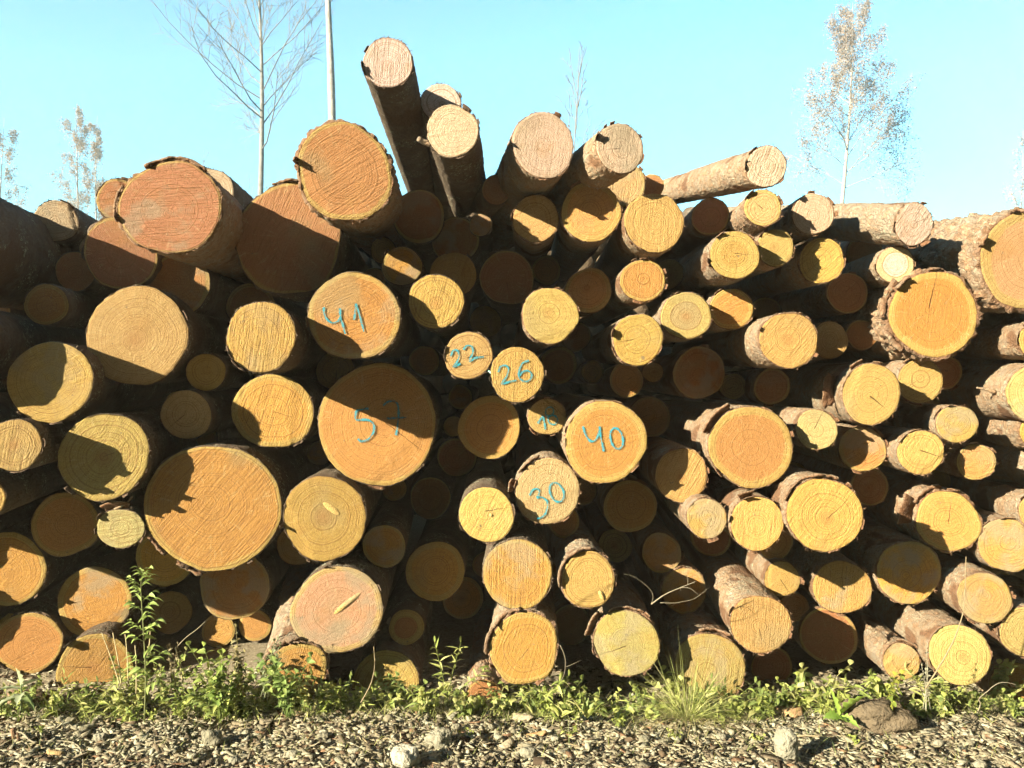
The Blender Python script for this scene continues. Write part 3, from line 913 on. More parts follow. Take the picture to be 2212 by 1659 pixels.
def digit(rid, strokes, ox, oy, wpx=27):
    L = LOGS[rid]
    rs = np.random.default_rng(abs(hash(strokes[0][0])) % 1000)
    V, Q, E, n = [], [], [], 0
    for si, st in enumerate(strokes):
        pl = smooth_line([to_local(rid, x, y, ox, oy) for x, y in st])
        tg = np.gradient(pl, axis=0)
        tg /= np.linalg.norm(tg, axis=1)[:, None] + 1e-9
        nr = np.stack([-tg[:, 1], tg[:, 0]], 1)
        hw = wpx * .9 * .2604 / F * L['Y'] * .5 * (1 + .18 * np.sin(np.arange(len(pl)) * .7 + si))
        cols = [-1.25, -.7, 0, .7, 1.25]
        for c in cols:
            xy = pl + nr * (hw * c)[:, None]
            y = L['ty'](xy[:, 0], xy[:, 1]) - .0062 - .0004 * si
            V.append(np.stack([xy[:, 0], y, xy[:, 1]], 1))
            E.append(np.full(len(pl), .55 - .62 * abs(c) ** 2 / 1.56))
        mlen = len(pl)
        for k in range(len(cols) - 1):
            a = n + k * mlen + np.arange(mlen - 1)
            Q.append(np.stack([a, a + 1, a + mlen + 1, a + mlen], 1))
        n += mlen * len(cols)
    E = np.concatenate(E)
    me = mesh('painted_digit', np.vstack(V), [np.vstack(Q)], {'edge': ('FLOAT_VECTOR', np.stack([E, E, E], 1))})
    return obj('painted_digit', me, M_PAINT, L['face'])

Z3, Z5, R2, R3 = (480, 384), (480, 768), (960, 576), (960, 912)
digit('L18', [[(848, 1075), (850, 1130), (875, 1180), (915, 1205), (960, 1190), (985, 1150)], [(980, 1085), (985, 1160), (1000, 1220), (1022, 1295)]], *Z3)
digit('L18', [[(1095, 1180), (1102, 1120), (1110, 1045)], [(1110, 1045), (1135, 1125), (1155, 1200), (1176, 1275)]], *Z3)
digit('L57', [[(1215, 438), (1112, 455)], [(1112, 455), (1112, 530), (1190, 530), (1250, 560), (1258, 625), (1215, 690), (1155, 712), (1128, 690)]], *Z5, 30)
digit('L57', [[(1335, 415), (1370, 385), (1420, 378), (1455, 400), (1462, 480), (1455, 570), (1440, 660)], [(1365, 520), (1525, 515)]], *Z5, 30)
digit('L40', [[(55, 745), (70, 700), (105, 695), (122, 740), (105, 790), (72, 835), (135, 805)]], *R2, 26)
digit('L40', [[(158, 690), (190, 655), (230, 665), (237, 710), (215, 760), (208, 788), (260, 757), (325, 750)]], *R2, 26)
digit('L41', [[(445, 875), (465, 830), (505, 820), (532, 850), (515, 910), (475, 972), (535, 955), (600, 943)]], *R2, 26)
digit('L41', [[(700, 778), (650, 800), (620, 860), (620, 920), (660, 952), (708, 940), (722, 895), (690, 862), (650, 872), (625, 905)]], *R2, 26)
digit('L42', [[(775, 1300), (795, 1265), (815, 1238)], [(815, 1238), (828, 1290), (838, 1350)]], *R2, 26)
digit('L42', [ell(872, 1203, 33, 38, 20), ell(898, 1270, 40, 38, 20)], *R2, 24)
digit('L44', [[(1148, 1325), (1170, 1390), (1200, 1440), (1240, 1447), (1275, 1400), (1287, 1325)], [(1287, 1325), (1297, 1420), (1322, 1532)]], *R2, 28)
digit('L44', [ell(1426, 1425, 50, 88, -12)], *R2, 28)
digit('L45', [[(705, 608), (735, 560), (778, 555), (785, 590), (765, 625)], [(765, 625), (812, 622), (852, 660), (850, 725), (815, 782), (765, 800)]], *R3, 27)
digit('L45', [ell(930, 580, 55, 83, -22)], *R3, 27)

# ------------------------------------------------------------------ bark flaps, stubs and knots that stand out
def flap(rid, theta, s0, length, width, lift, thick=None, curl=0.0, jag=.12, name='bark_flap'):
    L = LOGS[rid]
    rs = L['rs']
    i = int((R(theta) % 6.283) / 6.283 * len(L['th'])) % len(L['th'])
    Vp, Qp, raw = plate(R(theta), s0, length, width, thick or L['bmm'], lift, L['Rw'][i] + L['bmm'] * .2, jag, rs, curl, lambda a_: np.interp(a_ % (2 * np.pi), np.append(L['th'], 2 * np.pi), np.append(L['Rw'], L['Rw'][0])) + L['bmm'] * .15)
    Vp[:, 1] += L['ty'](Vp[:, 0], Vp[:, 2])
    bk = np.stack([raw * 0 + .5, raw, raw * 0 + .7], 1)
    o = obj(name, mesh(name, Vp, [Qp], {'bk': ('FLOAT_VECTOR', bk)}), M_BARK, L['e'])
    o.color = L['bark'].color
    return o

flap('L112', 165, .06, .075, .09, .075, .012)
flap('L112', 125, .05, .055, .12, .02, .012)
flap('L55', 150, .06, .07, .10, .03, .010)
flap('L55', 95, .05, .06, .12, .012, .008)
flap('L55', 60, .03, .05, .06, .02, .006)
flap('L68', 100, .04, .05, .09, .035, .005)
flap('L45', 125, .07, .075, .10, .012, .009)
flap('L45', 170, .05, .06, .05, .03, .007)
flap('L96', 175, .16, .05, .11, .06, .007)
flap('L96', 115, .04, .05, .05, .02, .005)
flap('L54', 160, .06, .07, .14, .008, .014)
flap('L54', 120, .06, .075, .12, .010, .014)
flap('L56', 80, .06, .07, .12, .02, .010)
flap('L105', 140, .05, .07, .14, .03, .008)
flap('L107', 95, .06, .075, .14, .012, .010)
flap('L107', 140, .06, .065, .10, .012, .010)
flap('L97', 110, .05, .06, .07, .012, .008)
flap('L108', 110, .05, .07, .05, .03, .007)
flap('L52', 115, .06, .075, .12, .010, .012)
flap('L52', 165, .05, .06, .10, .008, .012)
flap('L4', 85, .05, .055, .24, .006, .010)
flap('L4', 175, .05, .045, .12, .006, .010)
flap('L94', 160, .06, .06, .16, .012, .026)
flap('L94', 215, .05, .05, .12, .012, .022)
flap('L19', 85, .04, .045, .20, .006, .010)
flap('L66', 120, .10, .09, .16, .012, .014)
flap('L120', 70, .05, .06, .08, .012, .008)
flap('L59', 250, .04, .045, .12, .010, .012)
flap('L59', 215, .04, .04, .10, .010, .010)
flap('L57', 262, .04, .045, .14, .008, .012)

def stub(rid, pts, r0, r1, name='branch_stub'):
    L = LOGS[rid]
    mb = MB()
    mb.tube(smooth_line(pts, 4), np.linspace(r0, r1, 4 * (len(pts) - 1) + 1) if len(pts) > 2 else np.linspace(r0, r1, 8), 8)
    me = mb.mesh(name, True, col=False)
    at = me.attributes.new('bk', 'FLOAT_VECTOR', 'POINT')
    at.data.foreach_set('vector', np.tile([.5, .2, .5], len(me.vertices)).astype(np.float32))
    o = obj(name, me, M_BARK, L['e'])
    o.color = (.42, .30, .19, 1)

stub('L120', [(-.04, .05, .06), (-.07, .04, .10), (-.10, .03, .125), (-.135, .02, .145)], .014, .008)
stub('L23', [(-.10, .03, -.05), (-.125, .02, -.045), (-.150, .0, -.035)], .016, .011)
stub('L106', [(-.13, .12, .0), (-.17, .11, .012), (-.215, .10, .02)], .010, .004)
stub('L68', [(-.03, .02, .085), (.02, .0, .11), (.055, -.02, .145)], .006, .003)

def knot(rid, x, z, a, b, rot):
    L = LOGS[rid]
    th = np.arange(20) / 20 * 2 * np.pi
    V = [[x, L['ty'](x, z) - .0068, z]]
    for f_, dy in ((.6, -.0062), (1.0, -.002)):
        for t in th:
            u, v = a * f_ * np.cos(t), b * f_ * np.sin(t)
            X_, Z_ = x + u * math.cos(R(rot)) - v * math.sin(R(rot)), z + u * math.sin(R(rot)) + v * math.cos(R(rot))
            V.append([X_, L['ty'](X_, Z_) + dy, Z_])
    T = [[0, 1 + (k + 1) % 20, 1 + k] for k in range(20)]
    Q = [[1 + k, 1 + (k + 1) % 20, 21 + (k + 1) % 20, 21 + k] for k in range(20)]
    n = len(V)
    A = np.array(V)
    q = A[:, [0, 2]] - np.array([x, z])
    gv = np.stack([np.hypot(q[:, 0], q[:, 1]), np.zeros(n), np.zeros(n)], 1)
    me = mesh('knot', V, [np.array(Q), np.array(T)], {'g': ('FLOAT_VECTOR', gv), 'saw': ('FLOAT_VECTOR', np.zeros((n, 3))), 'ck': ('FLOAT_VECTOR', np.tile([-1, 1, .0002], (n, 1)))}, True)
    o = obj('knot', me, M_END, L['face'])
    o.color = (.60, .42, .15, 1.3)

knot('L63', .045, .030, .075, .012, 38)
knot('L52', .055, -.065, .022, .009, -65)
knot('L60', .030, .045, .045, .014, -38)
knot('L46', .02, .0, .008, .008, 0)

# ------------------------------------------------------------------ grit, pebbles and wood chips
ICO_V = None
def ico():
    t = (1 + 5 ** .5) / 2
    v = np.array([(-1, t, 0), (1, t, 0), (-1, -t, 0), (1, -t, 0), (0, -1, t), (0, 1, t), (0, -1, -t), (0, 1, -t), (t, 0, -1), (t, 0, 1), (-t, 0, -1), (-t, 0, 1)], float)
    v /= np.linalg.norm(v[0])
    f = np.array([(0, 11, 5), (0, 5, 1), (0, 1, 7), (0, 7, 10), (0, 10, 11), (1, 5, 9), (5, 11, 4), (11, 10, 2), (10, 7, 6), (7, 1, 8), (3, 9, 4), (3, 4, 2), (3, 2, 6), (3, 6, 8), (3, 8, 9), (4, 9, 5), (2, 4, 11), (6, 2, 10), (8, 6, 7), (9, 8, 1)])
    return v, f
IV, IF = ico()
BV = np.array([(x, y, z) for x in (-1, 1) for y in (-1, 1) for z in (-1, 1)], float)
BF = np.array([(0, 1, 3), (0, 3, 2), (4, 6, 7), (4, 7, 5), (0, 4, 5), (0, 5, 1), (2, 3, 7), (2, 7, 6), (0, 2, 6), (0, 6, 4), (1, 5, 7), (1, 7, 3)])

def rotmats(n, rs, flat=1.0):
    a = rs.uniform(0, 2 * np.pi, n)
    b = rs.normal(0, .55 * flat, n)
    c = rs.normal(0, .55 * flat, n)
    ca, sa, cb, sb, cc, sc = np.cos(a), np.sin(a), np.cos(b), np.sin(b), np.cos(c), np.sin(c)
    Z0 = np.zeros(n)
    O = np.ones(n)
    A = np.stack([ca, -sa, Z0, sa, ca, Z0, Z0, Z0, O], 1).reshape(n, 3, 3)
    B = np.stack([O, Z0, Z0, Z0, cb, -sb, Z0, sb, cb], 1).reshape(n, 3, 3)
    Cm = np.stack([cc, Z0, sc, Z0, O, Z0, -sc, Z0, cc], 1).reshape(n, 3, 3)
    return A @ B @ Cm

def scatter(mb, n, rs, V0, F0, scale, wob, cols, flat=1.0, xr=(-2.9, 2.9), yr=(2.7, 4.4), sink=.25, dens=None):
    x = rs.uniform(*xr, n)
    y = rs.uniform(*yr, n)
    if dens is not None:
        k = rs.random(n) < dens(x, y)
        x, y = x[k], y[k]
        n = len(x)
    sc = scale(rs, n)
    V = V0[None] * (1 + rs.normal(0, wob, (n, len(V0), 3)))
    V = V * sc[:, None]
    V = np.einsum('nij,nvj->nvi', rotmats(n, rs, flat), V)
    z = ground_z(x, y) + sc.min(1) * (1 - sink) + rs.uniform(0, .004, n)
    V = V + np.stack([x, y, z], 1)[:, None]
    c = np.array(cols)[rs.integers(0, len(cols), n)] * rs.uniform(.55, .98, (n, 1))
    T = (F0[None] + (np.arange(n) * len(V0))[:, None, None]).reshape(-1, 3)
    mb.add(V.reshape(-1, 3), None, T, np.repeat(c, len(V0), 0))

STONEC = [(.31, .285, .20), (.37, .345, .25), (.25, .225, .155), (.34, .31, .22), (.29, .255, .17), (.40, .375, .28)]
CHIPC = [(.35, .32, .22), (.30, .265, .18), (.21, .175, .12), (.40, .38, .28), (.27, .225, .15), (.17, .135, .09), (.38, .36, .26), (.33, .30, .21)]
rg = np.random.default_rng(11)
mb = MB()
edge = lambda x, y: np.clip((4.25 - y) / .5, .15, 1)
scatter(mb, 1500, rg, IV, IF, lambda r, n: np.clip(r.lognormal(-5.2, .5, (n, 1)), .002, .018) * r.uniform(.45, 1.3, (n, 3)), .24, STONEC, dens=edge)
scatter(mb, 5000, rg, BV, BF, lambda r, n: np.stack([np.clip(r.lognormal(-5.0, .5, n), .003, .02), np.clip(r.lognormal(-5.2, .4, n), .002, .014), np.clip(r.lognormal(-5.9, .5, n), .001, .007)], 1), .34, STONEC + CHIPC, flat=.5, sink=.1, dens=edge)
scatter(mb, 30000, rg, BV, BF, lambda r, n: np.stack([np.clip(r.lognormal(-4.5, .55, n), .004, .036), np.clip(r.lognormal(-5.1, .45, n), .002, .014), r.uniform(.0008, .003, n)], 1), .28, CHIPC, flat=.45, sink=0, dens=edge)
scatter(mb, 7000, rg, BV, BF, lambda r, n: np.stack([np.clip(r.lognormal(-3.95, .4, n), .01, .05), np.clip(r.lognormal(-4.9, .4, n), .003, .016), r.uniform(.001, .0035, n)], 1), .3, CHIPC + [(.13, .09, .055), (.10, .07, .045), (.24, .14, .08)], flat=.35, sink=-.8, dens=edge)
scatter(mb, 7000, rg, BV, BF, lambda r, n: np.stack([np.clip(r.lognormal(-3.9, .45, n), .01, .055), r.uniform(.0008, .0024, n), r.uniform(.0008, .0018, n)], 1), .25, [(.40, .36, .22), (.30, .24, .14), (.48, .44, .30)], flat=.4, sink=-1.5, dens=edge)
o = obj('gravel_and_wood_chips', mb.mesh('gravel_and_wood_chips'), M_CHIP)
o['kind'] = 'stuff'
tag(o, 'pale grit, bark crumbs and wood chips littering the ground before the pile', 'gravel')

# ------------------------------------------------------------------ stones and chunks one can pick out
def rock_mesh(name, sx, sy, sz, col, seed, sub=3, rough=.28):
    rough *= 1.7
    v, f = IV.copy(), IF.copy()
    for _ in range(sub):
        nv, ca, nf = list(v), {}, []
        def mid(a, b):
            k = (min(a, b), max(a, b))
            if k not in ca:
                m_ = (nv[a] + nv[b]) / 2
                nv.append(m_ / np.linalg.norm(m_))
                ca[k] = len(nv) - 1
            return ca[k]
        for a, b, c in f:
            ab, bc, cc = mid(a, b), mid(b, c), mid(c, a)
            nf += [(a, ab, cc), (b, bc, ab), (c, cc, bc), (ab, bc, cc)]
        v, f = np.array(nv), np.array(nf)
    fl, cell = voro(v * 1.3 + seed * 7.3, seed)
    k = 1 + rough * (fbm(v * 1.6 + seed * 3, seed) - .5) * 1.6 + rough * .35 * (cell - .5) + (fbm(v * 7 + seed, seed + 1) - .5) * .16
    v = v * k[:, None] * np.array([sx, sy, sz])
    me_c = np.ones((len(v), 4))
    me_c[:, :3] = np.array(col)
    return mesh(name, v, [f], {'col': ('FLOAT_COLOR', me_c)}, smooth=False)

def stone(px, py, wpx, hpx, col, label, seed, depth=.8, name='stone', mat=None, cat='stone', rz=0., group=None, rough=.28):
    """px,py: foot of the stone in survey units; wpx,hpx its half width and full height"""
    g = G(px, py)
    sc = g[1] / F
    sx, sz = wpx * sc, hpx * sc * .62
    me = rock_mesh(name, sx, sx * depth, sz, col, seed, 3 if wpx > 12 else 1, rough)
    o = obj(name, me, mat or M_STONE, None, (g[0], g[1] + sx * depth * .5, float(ground_z(g[0], g[1])[0]) + sz * .72))
    o.rotation_euler = (0, 0, rz)
    tag(o, label, cat, group)
    return o

W_, G_, B_ = (.23, .215, .16), (.18, .168, .12), (.13, .10, .065)
stone(950, 1620, 28, 34, W_, 'pale rounded stone on the chips left of the picture centre', 1)
stone(1702, 1650, 26, 66, (.25, .235, .18), 'upright grey stone casting a shadow at the lower right', 2, .7, rough=.2)
stone(874, 1662, 32, 40, (.36, .34, .27), 'flat grey stone at the bottom edge left of centre', 3)
stone(1905, 1582, 78, 58, B_, 'large earthy clod of rotten wood under the small log with a branch stub', 4, .6, 'wood_clod', M_STONE, 'wood chunk', rough=.36)
stone(455, 1612, 22, 30, G_, 'rough grey stone below the leafy bush on the left', 5)
stone(50, 1528, 45, 30, (.22, .14, .09), 'reddish-brown rotten bark lump at the left edge', 6, .6, 'bark_lump', M_STONE, 'bark', rough=.4)
stone(215, 1596, 15, 17, W_, 'white pebble beside the pale root twig at lower left', 7)
stone(130, 1560, 13, 14, W_, 'small pale stone above the pale root twig at lower left', 8)
stone(505, 1650, 13, 18, W_, 'smooth pale pebble near the bottom edge, left', 9)
stone(1395, 1612, 14, 16, G_, 'grey pebble below the grass tuft', 10)
stone(1140, 1632, 18, 20, W_, 'whitish stone right of the bottom centre', 12)
stone(985, 1582, 12, 14, G_, 'small grey stone above the pale rounded stone', 13)
stone(2120, 1655, 15, 18, W_, 'pale stone in the lower right corner', 14)
stone(2030, 1608, 12, 14, W_, 'small pale stone right of the earthy wood clod', 15)
stone(1560, 1600, 12, 13, W_, 'small pale stone between the grass tuft and the upright stone', 16)
stone(700, 1600, 15, 15, G_, 'flat grey stone in front of the fallen grey stick', 17)
stone(630, 1640, 14, 16, W_, 'pale stone at the bottom left of centre', 18)
rp = np.random.default_rng(5)
for i in range(46):
    px, py = rp.uniform(20, 2190), rp.uniform(1552, 1655)
    stone(px, py, rp.uniform(5, 10), rp.uniform(5, 11), np.array(STONEC[i % 6]) * rp.uniform(.6, .9), 'small pebble lying loose among the wood chips', 40 + i, .9, 'pebble', M_STONE, 'pebble', rp.uniform(0, 3), 'pebbles among the wood chips')

def slab(px, py, lpx, wpx, rz, col, label, seed, name='bark_chip', cat='bark', group=None, tilt=.12):
    g = G(px, py)
    sc = g[1] / F
    rs = np.random.default_rng(seed)
    nu, nv = 9, 5
    U, Vv = np.meshgrid(np.linspace(-1, 1, nu), np.linspace(-1, 1, nv))
    L_, W2 = lpx * sc, wpx * sc * 2.2
    x = U * L_ * (1 + rs.normal(0, .06, U.shape)) * (1 - .25 * Vv ** 2)
    y = Vv * W2 * (1 + rs.normal(0, .12, U.shape)) * (1 - .3 * U ** 2)
    z = .35 * W2 * (1 - Vv ** 2) + rs.normal(0, .0015, U.shape) + .004
    top = np.stack([x, y, z + .005], -1).reshape(-1, 3)
    bot = np.stack([x, y, z - .002], -1).reshape(-1, 3)
    n = nu * nv
    q = grid_faces(nv, nu, wrap=False)
    b = [(i, i + 1) for i in range(nu - 1)] + [(i * nu + nu - 1, (i + 1) * nu + nu - 1) for i in range(nv - 1)] + \
        [((nv - 1) * nu + i + 1, (nv - 1) * nu + i) for i in range(nu - 2, -1, -1)] + [((i + 1) * nu, i * nu) for i in range(nv - 2, -1, -1)]
    Q = np.vstack([q, q[:, ::-1] + n, np.array([[a, a + n, c + n, c] for a, c in b])])
    c_ = np.ones((2 * n, 4))
    c_[:, :3] = np.array(col) * rs.uniform(.7, 1.2, (2 * n, 1))
    o = obj(name, mesh(name, np.vstack([top, bot]), [Q], {'col': ('FLOAT_COLOR', c_)}), M_CHIP, None, (g[0], g[1], float(ground_z(g[0], g[1])[0]) + .006))
    o.rotation_euler = (rs.normal(0, tilt), rs.normal(0, tilt), rz)
    tag(o, label, cat, group)

slab(1703, 1545, 30, 14, .1, (.40, .25, .13), 'curved orange-brown bark piece under the dark gap right of the grass tuft', 1)
slab(1130, 1552, 24, 8, -.5, (.42, .35, .24), 'pale bark plate lying in front of the lichen-rimmed log', 2)
slab(1160, 1590, 22, 5, -.1, (.36, .23, .11), 'narrow ochre wood chip right of the bottom centre', 3, cat='wood chip', name='wood_chip')
slab(1095, 1610, 20, 6, .9, (.38, .32, .22), 'slanting grey wood chip near the bottom centre', 4, cat='wood chip', name='wood_chip')
slab(120, 1632, 18, 5, .05, (.44, .30, .14), 'orange wood chip by the pale root twig', 5, cat='wood chip', name='wood_chip')
for i in range(40):
    slab(rp.uniform(20, 2190), rp.uniform(1550, 1655), rp.uniform(8, 18), rp.uniform(2.5, 5), rp.uniform(0, 3.1), np.array(CHIPC[i % 8]) * .85,
         'flat curled chip of bark lying loose on the grit', 60 + i, group='bark chips on the grit')

# ------------------------------------------------------------------ sticks and stalks
def stick(name, pts, r0, r1, col, label, cat='stick', seg=7, smooth=6, extra=()):
    mb = MB()
    r0, r1 = r0 * .6, r1 * .5
    pl = smooth_line(pts, smooth) if len(pts) > 2 else np.array(pts)
    n_ = rng.normal(0, r0 * .12, pl.shape)
    mb.tube(pl + n_, np.linspace(r0, r1, len(pl)), seg, col)
    for ep, a, b in extra:
        q = smooth_line(ep, 4)
        mb.tube(q, np.linspace(a * .55, b * .55, len(q)), 5, col)
    o = obj(name, mb.mesh(name, True), M_TWIG)
    tag(o, label, cat)
    return o

def tile(ox, oy, Y, pts):
    return [P(ox + x * .2604, oy + y * .2604, Y) for x, y in pts]
def gtile(ox, oy, pts, dz=.012):
    out = []
    for x, y in pts:
        g = G(ox + x * .2604, oy + y * .2604)
        out.append((g[0], g[1], float(ground_z(g[0], g[1])[0]) + dz))
    return out
TAN, PALE, GREY = (.24, .19, .115), (.24, .21, .15), (.18, .155, .115)
stick('leaning_stalk', tile(1636, 1227, 3.40, [(1395, 1000), (1500, 830), (1620, 620), (1700, 400), (1722, 200), (1732, -95)]), .0055, .003, TAN, 'tall bent dry stalk leaning in front of the logs at lower right', 'stalk')
stick('bare_twig', tile(960, 912, 3.62, [(1715, 1510), (1830, 1430), (1960, 1372), (2095, 1318)]), .005, .002, PALE, 'bare forked white twig caught between logs right of centre', 'twig',
      extra=[(tile(960, 912, 3.62, [(1960, 1372), (2040, 1380), (2125, 1450)]), .003, .001), (tile(960, 912, 3.61, [(1960, 1372), (1958, 1405)]), .002, .001),
             (tile(960, 912, 3.62, [(2020, 1345), (2018, 1265)]), .002, .001), (tile(960, 912, 3.62, [(1790, 1497), (1900, 1500), (1970, 1490), (2080, 1460), (2210, 1360)]), .0025, .001),
             (tile(960, 912, 3.62, [(1715, 1510), (1730, 1440), (1690, 1370), (1570, 1280), (1490, 1260)]), .0016, .0008)])
stick('root_twig', gtile(0, 1248, [(-20, 1335), (90, 1335), (180, 1350), (270, 1395), (420, 1370), (590, 1375), (660, 1440), (690, 1510), (685, 1600)], .015), .0065, .004, PALE, 'pale crooked root twig on the ground at the lower left corner', 'twig',
      extra=[(gtile(0, 1248, [(90, 1335), (70, 1290), (50, 1265)], .02), .003, .0015)])
stick('fallen_stick', gtile(480, 1104, [(440, 1548), (700, 1570), (850, 1600), (1040, 1650)], .02), .011, .009, (.40, .36, .27), 'straight grey stick lying across the grit left of centre')
stick('curved_stalk', tile(480, 1104, 3.70, [(1150, 1590), (1230, 1440), (1265, 1290), (1258, 1125)]), .005, .003, TAN, 'short curved straw stalk beside the half buried yellow log', 'stalk')
stick('thin_stick', gtile(1636, 1227, [(190, 1370), (330, 1290), (470, 1215)], .02), .004, .003, PALE, 'thin pale stick lying near the orange-brown bark piece')
stick('dry_stick', gtile(1636, 1227, [(320, 1420), (460, 1440), (620, 1460)], .02), .007, .005, TAN, 'tan stick lying right of the upright grey stone')
stick('slanted_twig', tile(0, 1248, 3.66, [(1480, 560), (1550, 490), (1630, 430), (1705, 362)]), .0035, .002, PALE, 'thin white twig poking up behind the weeds at left', 'twig')
stick('loose_straw', gtile(0, 1248, [(1230, 1345), (1360, 1370), (1510, 1400)], .015), .0025, .002, PALE, 'loose straw lying on the grit at lower left', 'straw')
stick('hanging_twig', tile(960, 1227, 3.70, [(960, 640), (1000, 740), (1000, 850), (970, 940)]), .003, .002, GREY, 'thin hanging twig right of the lichen-rimmed orange log', 'twig',
      extra=[(tile(960, 1227, 3.70, [(1010, 820), (1070, 795), (1130, 765)]), .0022, .001)])
stick('crooked_root', tile(1636, 1227, 3.55, [(1830, 1190), (1850, 1130), (1840, 1085), (1900, 1030), (1990, 960), (2070, 950), (2150, 970)]), .004, .002, PALE, 'crooked pale twig among the weeds in the lower right corner', 'twig')
for i, (x0, y0, x1, y1) in enumerate([(1000, 905, 845, 460), (1010, 895, 935, 455), (1065, 880, 1038, 468), (1130, 960, 1120, 560), (1215, 690, 1248, 425), (1515, 870, 1455, 575)]):
    stick('dry_stalk', tile(0, 1248, 3.68 + .012 * i, [(x0, y0), ((x0 + x1) / 2 + 6, (y0 + y1) / 2), (x1, y1)]), .0048, .0036, (.44, .37, .22),
          ['dry straw stalk leaning left in front of the half buried orange log', 'second dry straw stalk from the left before the half buried orange log', 'short upright straw stalk just left of the tall feathery weed',
           'straw stalk at the foot of the tall feathery weed', 'straw stalk just right of the tall feathery weed', 'lone bent straw stalk left of the leafy bush'][i], 'stalk')

# ------------------------------------------------------------------ plants
def leaf(mb, base, d, L_, W2, droop, col, prof='oval', seg=5, rs=rng, fold=.25):
    d = np.asarray(d, float)
    d = d / np.linalg.norm(d)
    t = np.linspace(0, 1, seg + 1)
    c = np.asarray(base)[None] + d[None] * (L_ * t)[:, None]
    c[:, 2] -= droop * L_ * t ** 2
    sd = np.cross(d, [0, 0, 1.0])
    if np.linalg.norm(sd) < .2:
        sd = np.cross(d, [rs.normal(), rs.normal(), 0.1])
    sd /= np.linalg.norm(sd)
    sd = sd * math.cos(.4) + np.cross(sd, d) * math.sin(rs.normal(0, .5))
    up = np.cross(sd, d)
    if prof == 'oval':
        w_ = np.sin(np.pi * np.clip(t, .02, .98) ** .8)
    elif prof == 'lance':
        w_ = np.sin(np.pi * np.clip(t, .03, .985) ** .65) * .8
    elif prof == 'lobed':
        w_ = (np.sin(np.pi * np.clip(t, .05, .98) ** .8)) * (.62 + .45 * (np.arange(seg + 1) % 2))
    else:
        w_ = 1 - t * .97
    lft = c + sd[None] * (w_ * W2 * .5)[:, None] + up[None] * (w_ * W2 * fold)[:, None]
    rgt = c - sd[None] * (w_ * W2 * .5)[:, None] + up[None] * (w_ * W2 * fold)[:, None]
    n = seg + 1
    V = np.vstack([lft, c, rgt])
    a = np.arange(seg)
    Q = np.vstack([np.stack([a, a + 1, a + n + 1, a + n], 1), np.stack([a + n, a + n + 1, a + 2 * n + 1, a + 2 * n], 1)])
    mb.add(V, Q, None, np.array(col) * rs.uniform(.8, 1.2))

def blade(mb, base, d, L_, W2, droop, col, rs, seg=5):
    d = np.asarray(d, float)
    d /= np.linalg.norm(d)
    t = np.linspace(0, 1, seg + 1)
    c = np.asarray(base)[None] + d[None] * (L_ * t)[:, None]
    hz = np.array([d[0], d[1], 0])
    c = c + hz[None] * (droop * L_ * t ** 2 * .5)[:, None]
    c[:, 2] -= droop * L_ * t ** 2.4
    a = rs.uniform(0, 6.28)
    sd = np.array([math.cos(a), math.sin(a), 0])
    w_ = (1 - t ** 1.5 * .95) * W2 * .5
    V = np.vstack([c + sd * w_[:, None], c - sd * w_[:, None]])
    n = seg + 1
    k = np.arange(seg)
    mb.add(V, np.stack([k, k + 1, k + n + 1, k + n], 1), None, np.array(col) * rs.uniform(.75, 1.25))

GREENS = [(.34, .39, .10), (.25, .31, .08), (.43, .46, .15), (.20, .26, .08), (.47, .47, .19)]
def gz(x, y):
    return float(ground_z(x, y)[0])

# grass tuft
def tuft(px, py, n, hgt, spread, label, seed, cols):
    rs = np.random.default_rng(seed)
    g = G(px, py)
    e = empty('grass_tuft', (g[0], g[1], gz(g[0], g[1])))
    tag(e, label, 'grass')
    mb = MB()
    for i in range(n):
        a = rs.uniform(0, 6.28)
        q = rs.random() ** .6
        b = np.array([math.cos(a), math.sin(a) * .6, 0]) * .05 * rs.random()
        d = np.array([math.cos(a) * q * spread, math.sin(a) * q * spread * .6 - .1, 1])
        blade(mb, b, d, hgt * rs.uniform(.3, 1.15), rs.uniform(.0016, .0032), rs.uniform(.05, .95) * (q + .1), cols[rs.integers(len(cols))], rs, 6)
    obj('blades', mb.mesh('blades', True), M_LEAF, e)
    mb = MB()
    for i in range(int(n * .35)):
        a = rs.uniform(0, 6.28)
        blade(mb, (rs.normal(0, .05), rs.normal(0, .03), 0), (math.cos(a), math.sin(a) * .5 - .2, .35), hgt * rs.uniform(.5, .9), .003, rs.uniform(.3, .7), (.42, .36, .18), rs, 5)
    obj('dead_blades', mb.mesh('dead_blades', True), M_DRY, e)

tuft(1485, 1556, 430, .36, 1.9, 'big arching tuft of long grass in front of the olive logs', 1, [(.36, .40, .12), (.44, .45, .18), (.30, .36, .10), (.50, .49, .24)])
tuft(175, 1530, 60, .12, .7, 'small tuft of grass in front of the orange log by the left corner', 2, GREENS)
tuft(2100, 1536, 70, .16, .8, 'loose tuft of grass under the large olive log at lower right', 3, [(.24, .28, .07), (.3, .32, .1)])
tuft(1180, 1540, 90, .10, .6, 'low tuft of bright grass at the foot of the lichen-rimmed log', 4, GREENS)

